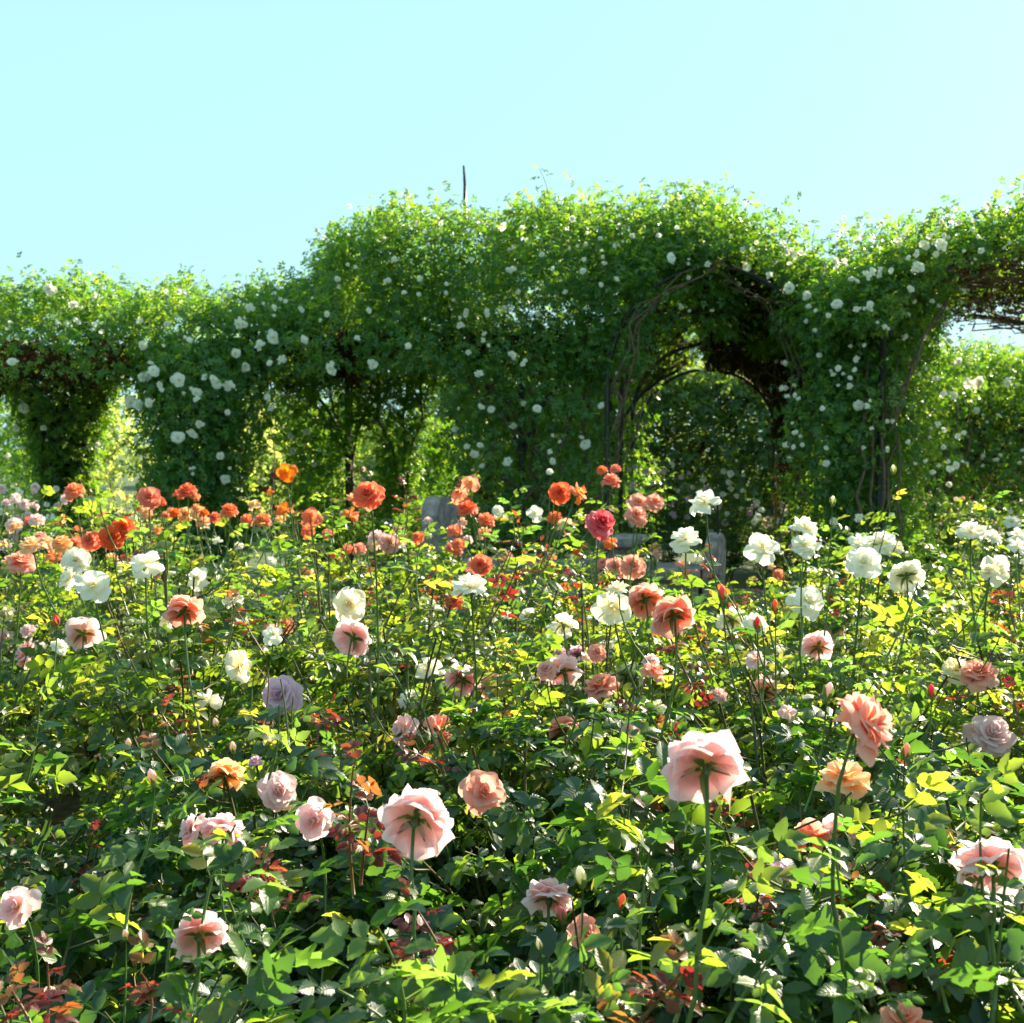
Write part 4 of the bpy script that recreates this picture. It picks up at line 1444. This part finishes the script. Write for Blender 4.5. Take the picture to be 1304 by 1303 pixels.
def make_bush(i, bx, by, fam_, mine, shoots, buds):
    base = Vector((bx, by, 0))
    topz = [b['P'].z for b in mine]
    h = (min(np.mean(topz) - .05, 1.22) if topz else 1.0)
    lim = {0: .78}.get(0) if by < 1.9 else (.90 if by < 2.6 else 1.04 if by < 4 else 1.16)
    h = max(.70, min(h, lim + random.uniform(-.04, .04)))
    ppx = 652 + bx / by * FPX
    if by < 1.95:
        h = .72 if ppx > 800 else .55
    elif by < 2.5:
        h = .88 if ppx > 800 else .50
    if (.06 < bx / by < .25 or .34 < bx / by < .44) and by > 4.6:
        h = min(h, .70)
    r = .44 + .02 * by
    root = thing('rose_bush', base, LABELS.get(i, 'rose bush'), 'rose bush', 'rose bushes in bloom in the bed')
    canes, twigs = bush_canes(h, r, 11, .008)
    tb = Tubes()
    for c in canes:
        tb.tube(c, .0075, .0035, 5)
    for t in twigs:
        tb.tube(t, .0028, .0016, 4)
    tb.build('cane', M_CANE, root)
    # leaf bases along canes and twigs
    near = by < 4.6
    n = 640 if by < 3.2 and h > .56 else 380 if by < 3.2 else (620 if near else 520)
    segs = twigs * 2 + canes
    P, D = [], []
    for _ in range(n):
        c = random.choice(segs)
        t = random.random() ** .8 if len(c) == 4 else random.uniform(.2, 1)
        k = min(int(t * (len(c) - 1)), len(c) - 2)
        f_ = t * (len(c) - 1) - k
        p = c[k].lerp(c[k + 1], f_)
        if p.z < .10:
            continue
        dirn = (c[k + 1] - c[k]).normalized()
        a = random.uniform(0, 6.28)
        o = Vector((math.cos(a), math.sin(a), random.uniform(-.25, .55)))
        P.append(p)
        D.append((o + dirn * .45 + Vector((p.x, p.y, 0)) * .5).normalized())
    P, D = np.array([tuple(p) for p in P]), np.array([tuple(d) for d in D])
    # crown-level fill so that the top reads closed
    low = np.clip(1.15 - P[:, 2:3] / h, 0, 1.1)
    out = P * np.array([1, 1, 0]) / r
    Nn = np.array([0, 0, 1.0]) + RNG.normal(size=P.shape) * .5 + out * (.3 + 1.7 * low)
    D = D + np.array([0, 0, -.7]) * low + out * .2
    Wp = P + np.array(base)
    keep = visible_mask(Wp) & (Wp[:, 1] > .95)
    P, D, Nn = P[keep], D[keep], Nn[keep]
    Mt = frames(D, Nn)
    S = RNG.uniform(.70, 1.25, len(P)) * (1.05 if by < 2.5 else .84)
    # the leaves that show largest are objects
    score = np.linalg.norm(P + np.array(base) - np.array((0, 0, EYE)), axis=1) - P[:, 2] * .9
    nobj = 300 if by < 3.2 else (190 if near else 60)
    order = np.argsort(score)
    for k in order[:nobj]:
        ls = LS_ROSE if by < 3.2 else LS_WARMLIT
        rn = random.random()
        if rn < .07 and P[k, 2] > h * .6: ls = LS_YOUNG
        elif rn < .095 and P[k, 2] > h * .75: ls = LS_RED
        o = obj('leaf', random.choice(ls.meshes), root)
        if ls is LS_RED: o['label'] = 'dark red young leaf'
        o.matrix_local = Matrix.Translation(P[k]) @ Matrix(Mt[k].tolist()).to_4x4() @ Matrix.Scale(S[k], 4)
    rest = order[nobj:]
    lo = (LS_ROSE if by < 3.2 else LS_WARMLIT).join('foliage', P[rest], Mt[rest], S[rest], root)
    # blooms on their own stems
    for b in mine:
        p = b['P'] - base
        ax = axis_for(b['face'])
        if b['d'] > 70:
            style = 'full'
        elif b['c'] == 'wh' or b['c'] == 'cr':
            style = random.choice(('full', 'tea', 'loose'))
        elif b['c'] in ('or', 'rd'):
            style = random.choice(('full', 'loose', 'full'))
        else:
            style = random.choice(('full', 'full', 'tea'))
        add_bloom(root, p, b['r'] * (1.1 if b['d'] > 70 else 1.2), b['c'], style, ax, b['d'] >= 34)
        r_ = b['r']
        e = p - ax * r_ * .34
        down = max(.22, p.z - max(.25, h * .55))
        lo_p = Vector((p.x * .45, p.y * .45 + .02, p.z - down))
        mid = e - ax * .10 - Vector((0, 0, down * .35))
        pts = curve3(lo_p, mid, e, 9)
        sr = .0024 + .011 * r_
        tb = Tubes()
        if b['d'] > 70:        # a crooked stem with thorns and swollen nodes
            pts = curve3(lo_p, mid, e, 15)
            for k in range(2, 13):
                pts[k] += Vector((random.uniform(-.004, .004), random.uniform(-.004, .004), 0))
                if k % 4 == 1:
                    tb.tube([pts[k] - Vector((0, 0, .008)), pts[k], pts[k] + Vector((0, 0, .008))], sr * 1.1, sr * 1.1, 6)
                a = random.uniform(0, 6.28)
                o_ = Vector((math.cos(a), math.sin(a), -.35))
                tb.tube([pts[k], pts[k] + o_ * .006, pts[k] + o_ * .013], .0028, .0004, 4)
        tb.tube(pts, sr * 1.35, sr, 6).build('flower_stem', M_STEM, root)
        pts = pts if len(pts) == 9 else pts[::2] + [pts[-1]]
        # leaves up the stem
        big = b['d'] > 70
        for t in ((.30, .48, .64, .78) if big else (.45, .65)):
            q = pts[int(t * 8)]
            if not visible_mask(np.array([tuple(q + base)]), .06)[0] and t > .7:
                continue
            a = random.uniform(0, 6.28)
            d = np.array([[math.cos(a), math.sin(a), random.uniform(-.1, .4)]])
            m = frames(d, np.array([[0, 0, 1.]]) + RNG.normal(size=(1, 3)) * .25)[0]
            o = obj('leaf', random.choice(LS_ROSE.meshes if random.random() < .6 else LS_YOUNG.meshes), root)
            o.matrix_local = Matrix.Translation(q) @ Matrix(m.tolist()).to_4x4() @ Matrix.Scale(random.uniform(.7, .95) if t > .6 else random.uniform(.9, 1.15), 4)
    # a few more small blooms on the bushes that carry many
    if i in EXTRA:
        for c in EXTRA[i]:
            a, q = random.uniform(0, 6.28), r * math.sqrt(random.random())
            p = Vector((q * math.cos(a), q * math.sin(a) - .1, h + random.uniform(.0, .2)))
            ax = Vector((random.uniform(-.5, .5), random.uniform(-.8, .1), random.uniform(.3, 1))).normalized()
            r_ = random.uniform(.028, .044)
            add_bloom(root, p, r_, c, random.choice(('full', 'tea', 'loose')), ax, False)
            Tubes().tube(curve3((p.x * .7, p.y * .7, p.z - .25), (p.x, p.y, p.z - .13), p - ax * r_ * .3, 6), .003, .0022, 5).build('flower_stem', M_STEM, root)
    # young shoots that stand above the rest
    if by > 2.5:
        for k in range(5 if by < 6 else 4):
            a, q = random.uniform(0, 6.28), r * random.random()
            tip = base + Vector((q * math.cos(a), q * math.sin(a), h + random.uniform(.0, .20)))
            shoots = shoots + [(tip, 'red' if random.random() < .2 else 'green', random.uniform(.16, .26), 1)]
    for P_, r_, c in buds:
        p = P_ - base
        me = ME_BUD.get(c) or ME_BUD.setdefault(c, bud_mesh(c))
        o = obj('rose_bud', me, root, p)
        tilt = Vector((random.uniform(-.25, .25), random.uniform(-.2, .2), 1))
        o.rotation_mode = 'QUATERNION'
        o.rotation_quaternion = Vector((0, 0, 1)).rotation_difference(tilt)
        o.scale = (r_, r_, r_)
        Tubes().tube(curve3((p.x * .8, p.y * .8, p.z - .22), (p.x, p.y, p.z - .12), p, 6), .0024, .0016, 5).build('flower_stem', M_STEM, root)
    for tip, kind, length, *rnd in shoots:
        listed = not rnd
        p = tip - base
        lo_p = Vector((p.x * .75 + random.uniform(-.03, .03), p.y * .8, p.z - length))
        pts = curve3(lo_p, lo_p.lerp(p, .5) + Vector((random.uniform(-.03, .03), .01, 0)), p, 8)
        red = kind == 'red'
        Tubes().tube(pts, .0034, .0016, 5).build('shoot', M_REDSTEM if red else M_STEM, root)
        nl = (7 if red else 6) if length > .06 else 4
        for k in range(nl):
            t = .25 + .75 * k / (nl - 1)
            q = pts[min(7, int(t * 7 + .5))]
            a = k * 2.4 + random.uniform(-.4, .4)
            d = np.array([[math.cos(a), math.sin(a), random.uniform(.0, .7) if k < nl - 1 else 1.2]])
            m = frames(d, np.array([[0, 0, 1.]]) + RNG.normal(size=(1, 3)) * .4)[0]
            ls = LS_RED if red else (LS_YOUNG if random.random() < .25 else LS_WARMLIT if by > 3.2 else LS_ROSE)
            if not listed and not visible_mask(np.array([tuple(q + base)]), .05)[0]:
                continue
            o = obj('leaf', random.choice(ls.meshes), root)
            if red: o['label'] = 'dark red young leaf'
            sc = random.uniform(.55, .95) * (1 if red else 1.1) * (1.15 - .3 * t)
            if not red and not visible_mask(np.array([tuple(q + base)]), .05)[0]:
                sc *= .55
            o.matrix_local = Matrix.Translation(q) @ Matrix(m.tolist()).to_4x4() @ Matrix.Scale(sc, 4)
    return root


bush_shoots = [[] for _ in spots]
bush_buds = [[] for _ in spots]
for a in rows(SHOOTS):
    P = at(float(a[0]), float(a[1]), float(a[2]))
    i = int(np.argmin(((spots - np.array([P.x, P.y])) ** 2).sum(1)))
    bush_shoots[i].append((P, a[3], float(a[4]) / FPX * float(a[2])))
for a in rows(BUDS):
    d = float(a[2])
    Y = depth_for(float(a[1]), d, .030)
    P = at(float(a[0]), float(a[1]), Y)
    i = int(np.argmin(((spots - np.array([P.x, P.y])) ** 2).sum(1)))
    bush_buds[i].append((P, d / FPX * Y / 1.5, a[3]))
for i, (bx, by) in enumerate(spots):
    mine = [b for b in blooms if b['bush'] == i]
    make_bush(i, float(bx), float(by), fam[i], mine, bush_shoots[i], bush_buds[i])
    if DEBUG_BUSH:
        q = pix(np.array([[bx, by, .9]]))[0]
        print('BUSH', i, '%.2f %.2f' % (bx, by), 'px', int(q[0]), int(q[1]), fam[i], [(int(b['px']), int(b['py']), b['c'], int(b['d'])) for b in mine], len(bush_shoots[i]), len(bush_buds[i]))


# the bed goes on on both sides of the picture
for sx in (-1, 1):
    for by, off in ((2.3, .6), (3.0, .65), (3.8, .7), (4.7, .7), (5.7, .75), (6.6, .8), (3.4, 1.45), (5.2, 1.55)):
        bx = sx * (.466 * by + off)
        root = thing('rose_bush', (bx, by, 0), 'leafy rose bush outside the edges of the picture', 'rose bush', 'rose bushes outside the edges of the picture')
        canes, twigs = bush_canes(.95, .5, 9, .008)
        tb = Tubes()
        for q in canes: tb.tube(q, .007, .003, 4)
        for q in twigs: tb.tube(q, .0028, .0016, 3)
        tb.build('cane', M_CANE, root)
        P = []
        for _ in range(330):
            q = random.choice(twigs * 2 + canes)
            t = random.random() * (len(q) - 1)
            k = min(int(t), len(q) - 2)
            P.append(tuple(q[k].lerp(q[k + 1], t - k)))
        P = np.array(P)
        P = P[P[:, 2] > .08]
        D = RNG.normal(size=P.shape) * np.array([1, 1, .4])
        LS_ROSE.join('foliage', P, frames(D, np.array([0, 0, 1.]) + RNG.normal(size=P.shape) * .5), RNG.uniform(.7, 1.2, len(P)), root)


# ------------------------------------------------------------------ small-flowered rose bushes beyond the path
def far_bush(px, Y, h, wpx, label, cols, nb, pyr):
    c = at(px, 600, Y)
    base = Vector((c.x, Y, 0))
    root = thing('rose_bush', base, label, 'rose bush', 'small flowered rose bushes beyond the path')
    r = wpx / FPX * Y / 2
    canes, twigs = bush_canes(h, r, 10, .008)
    tb = Tubes()
    for q in canes: tb.tube(q, .007, .003, 4)
    for q in twigs: tb.tube(q, .0028, .0016, 3)
    tb.build('cane', M_CANE, root)
    n = int(900 * r / .5)
    segs = twigs * 3 + canes
    P = []
    for _ in range(n):
        q = random.choice(segs)
        t = random.random() * (len(q) - 1)
        k = min(int(t), len(q) - 2)
        P.append(tuple(q[k].lerp(q[k + 1], t - k) + Vector((random.uniform(-.06, .06), random.uniform(-.06, .06), random.uniform(-.05, .05)))))
    P = np.array(P)
    P = P[P[:, 2] > .05]
    D = RNG.normal(size=P.shape) * np.array([1, 1, .5])
    LS_ROSE.join('foliage', P, frames(D, np.array([0, 0, 1.]) + RNG.normal(size=P.shape) * .4), RNG.uniform(.6, 1.0, len(P)), root)
    for _ in range(nb):
        x = random.uniform(px - wpx / 2, px + wpx / 2)
        y = random.uniform(*pyr)
        p = at(x, y, Y - random.uniform(.1, r * .8)) - base
        ax = Vector((random.uniform(-.5, .5), -.7, random.uniform(.2, 1))).normalized()
        add_bloom(root, p, random.uniform(.028, .050), random.choice(cols), random.choice(('full', 'loose')), ax, False, calyx=False)
        Tubes().tube(curve3((p.x * .8, p.y * .8, p.z - .25), (p.x, p.y, p.z - .12), p, 5), .003, .002, 4).build('flower_stem', M_STEM, root)


for a in [(845, 12.2, 1.15, 90, 'bush of small pale pink roses just beyond the middle of the bench', ('pp', 'pp', 'wh', 'lav'), 18, (590, 670)),
          (925, 12.6, 1.05, 100, 'bush of mixed blush and white small roses at the foot of the arch tunnel', ('pp', 'wh', 'wh', 'cr', 'lav'), 26, (600, 680)),
          (990, 11.6, .95, 80, 'bush of small white roses beside the slim black arch post', ('wh', 'wh', 'pp', 'cr'), 16, (625, 690)),
          (1200, 12.6, 1.05, 110, 'bush of tiny pale roses below the stems under the right archway', ('pp', 'wh', 'cr', 'ap'), 14, (615, 680)),
          (1290, 11.8, 1.0, 110, 'bush of small white roses below the right archway at the edge of view', ('wh', 'wh', 'pp'), 14, (635, 690)),
          (20, 8.6, 1.25, 110, 'tall bush of blush pink small roses in front of the far left columns', ('pp', 'pp', 'wh', 'pp'), 20, (615, 690)),
          (285, 12.3, 1.1, 130, 'bush of white and red tinted small roses in the opening beside the second left column', ('wh', 'wh', 'cm', 'pp'), 12, (590, 650)),
          (470, 14.8, 1.35, 110, 'pink budded rose bush glimpsed between the two slim left columns', ('pp', 'pp', 'wh'), 10, (580, 625)),
          (640, 12.1, .95, 150, 'low rose bush with scattered white blooms behind the bench', ('wh', 'wh', 'wh', 'cr'), 10, (630, 680)),
          (130, 11.6, .9, 160, 'leafy rose bush with few pale blooms at the foot of the funnel shaped trunk', ('wh', 'pp'), 7, (620, 670)),
          (1090, 9.6, .62, 120, 'low dark rose bush at the foot of the broad leafy pillar', ('wh', 'cr'), 3, (655, 690))]:
    far_bush(*a)
if DEBUG_BUSH:
    print('TRIS', sum(len(m.loops) - 2 * len(m.polygons) for m in bpy.data.meshes))
if DEBUG_BUSH:
    for x0 in (960, 1000, 1040, 1080, 1120, 1160, 1200, 1260):
        m = np.abs(PX[:, 0] - x0) < 10
        for i in range(len(PLANTS)):
            k = m & (ALLI == i)
            if k.sum() > 20: print('SKY', x0, i, PLANTS[i][0]['label'][:40], int(np.quantile(PX[k, 1], .02)), '%.1f' % ALLP[k, 1][np.argmin(PX[k, 1])])
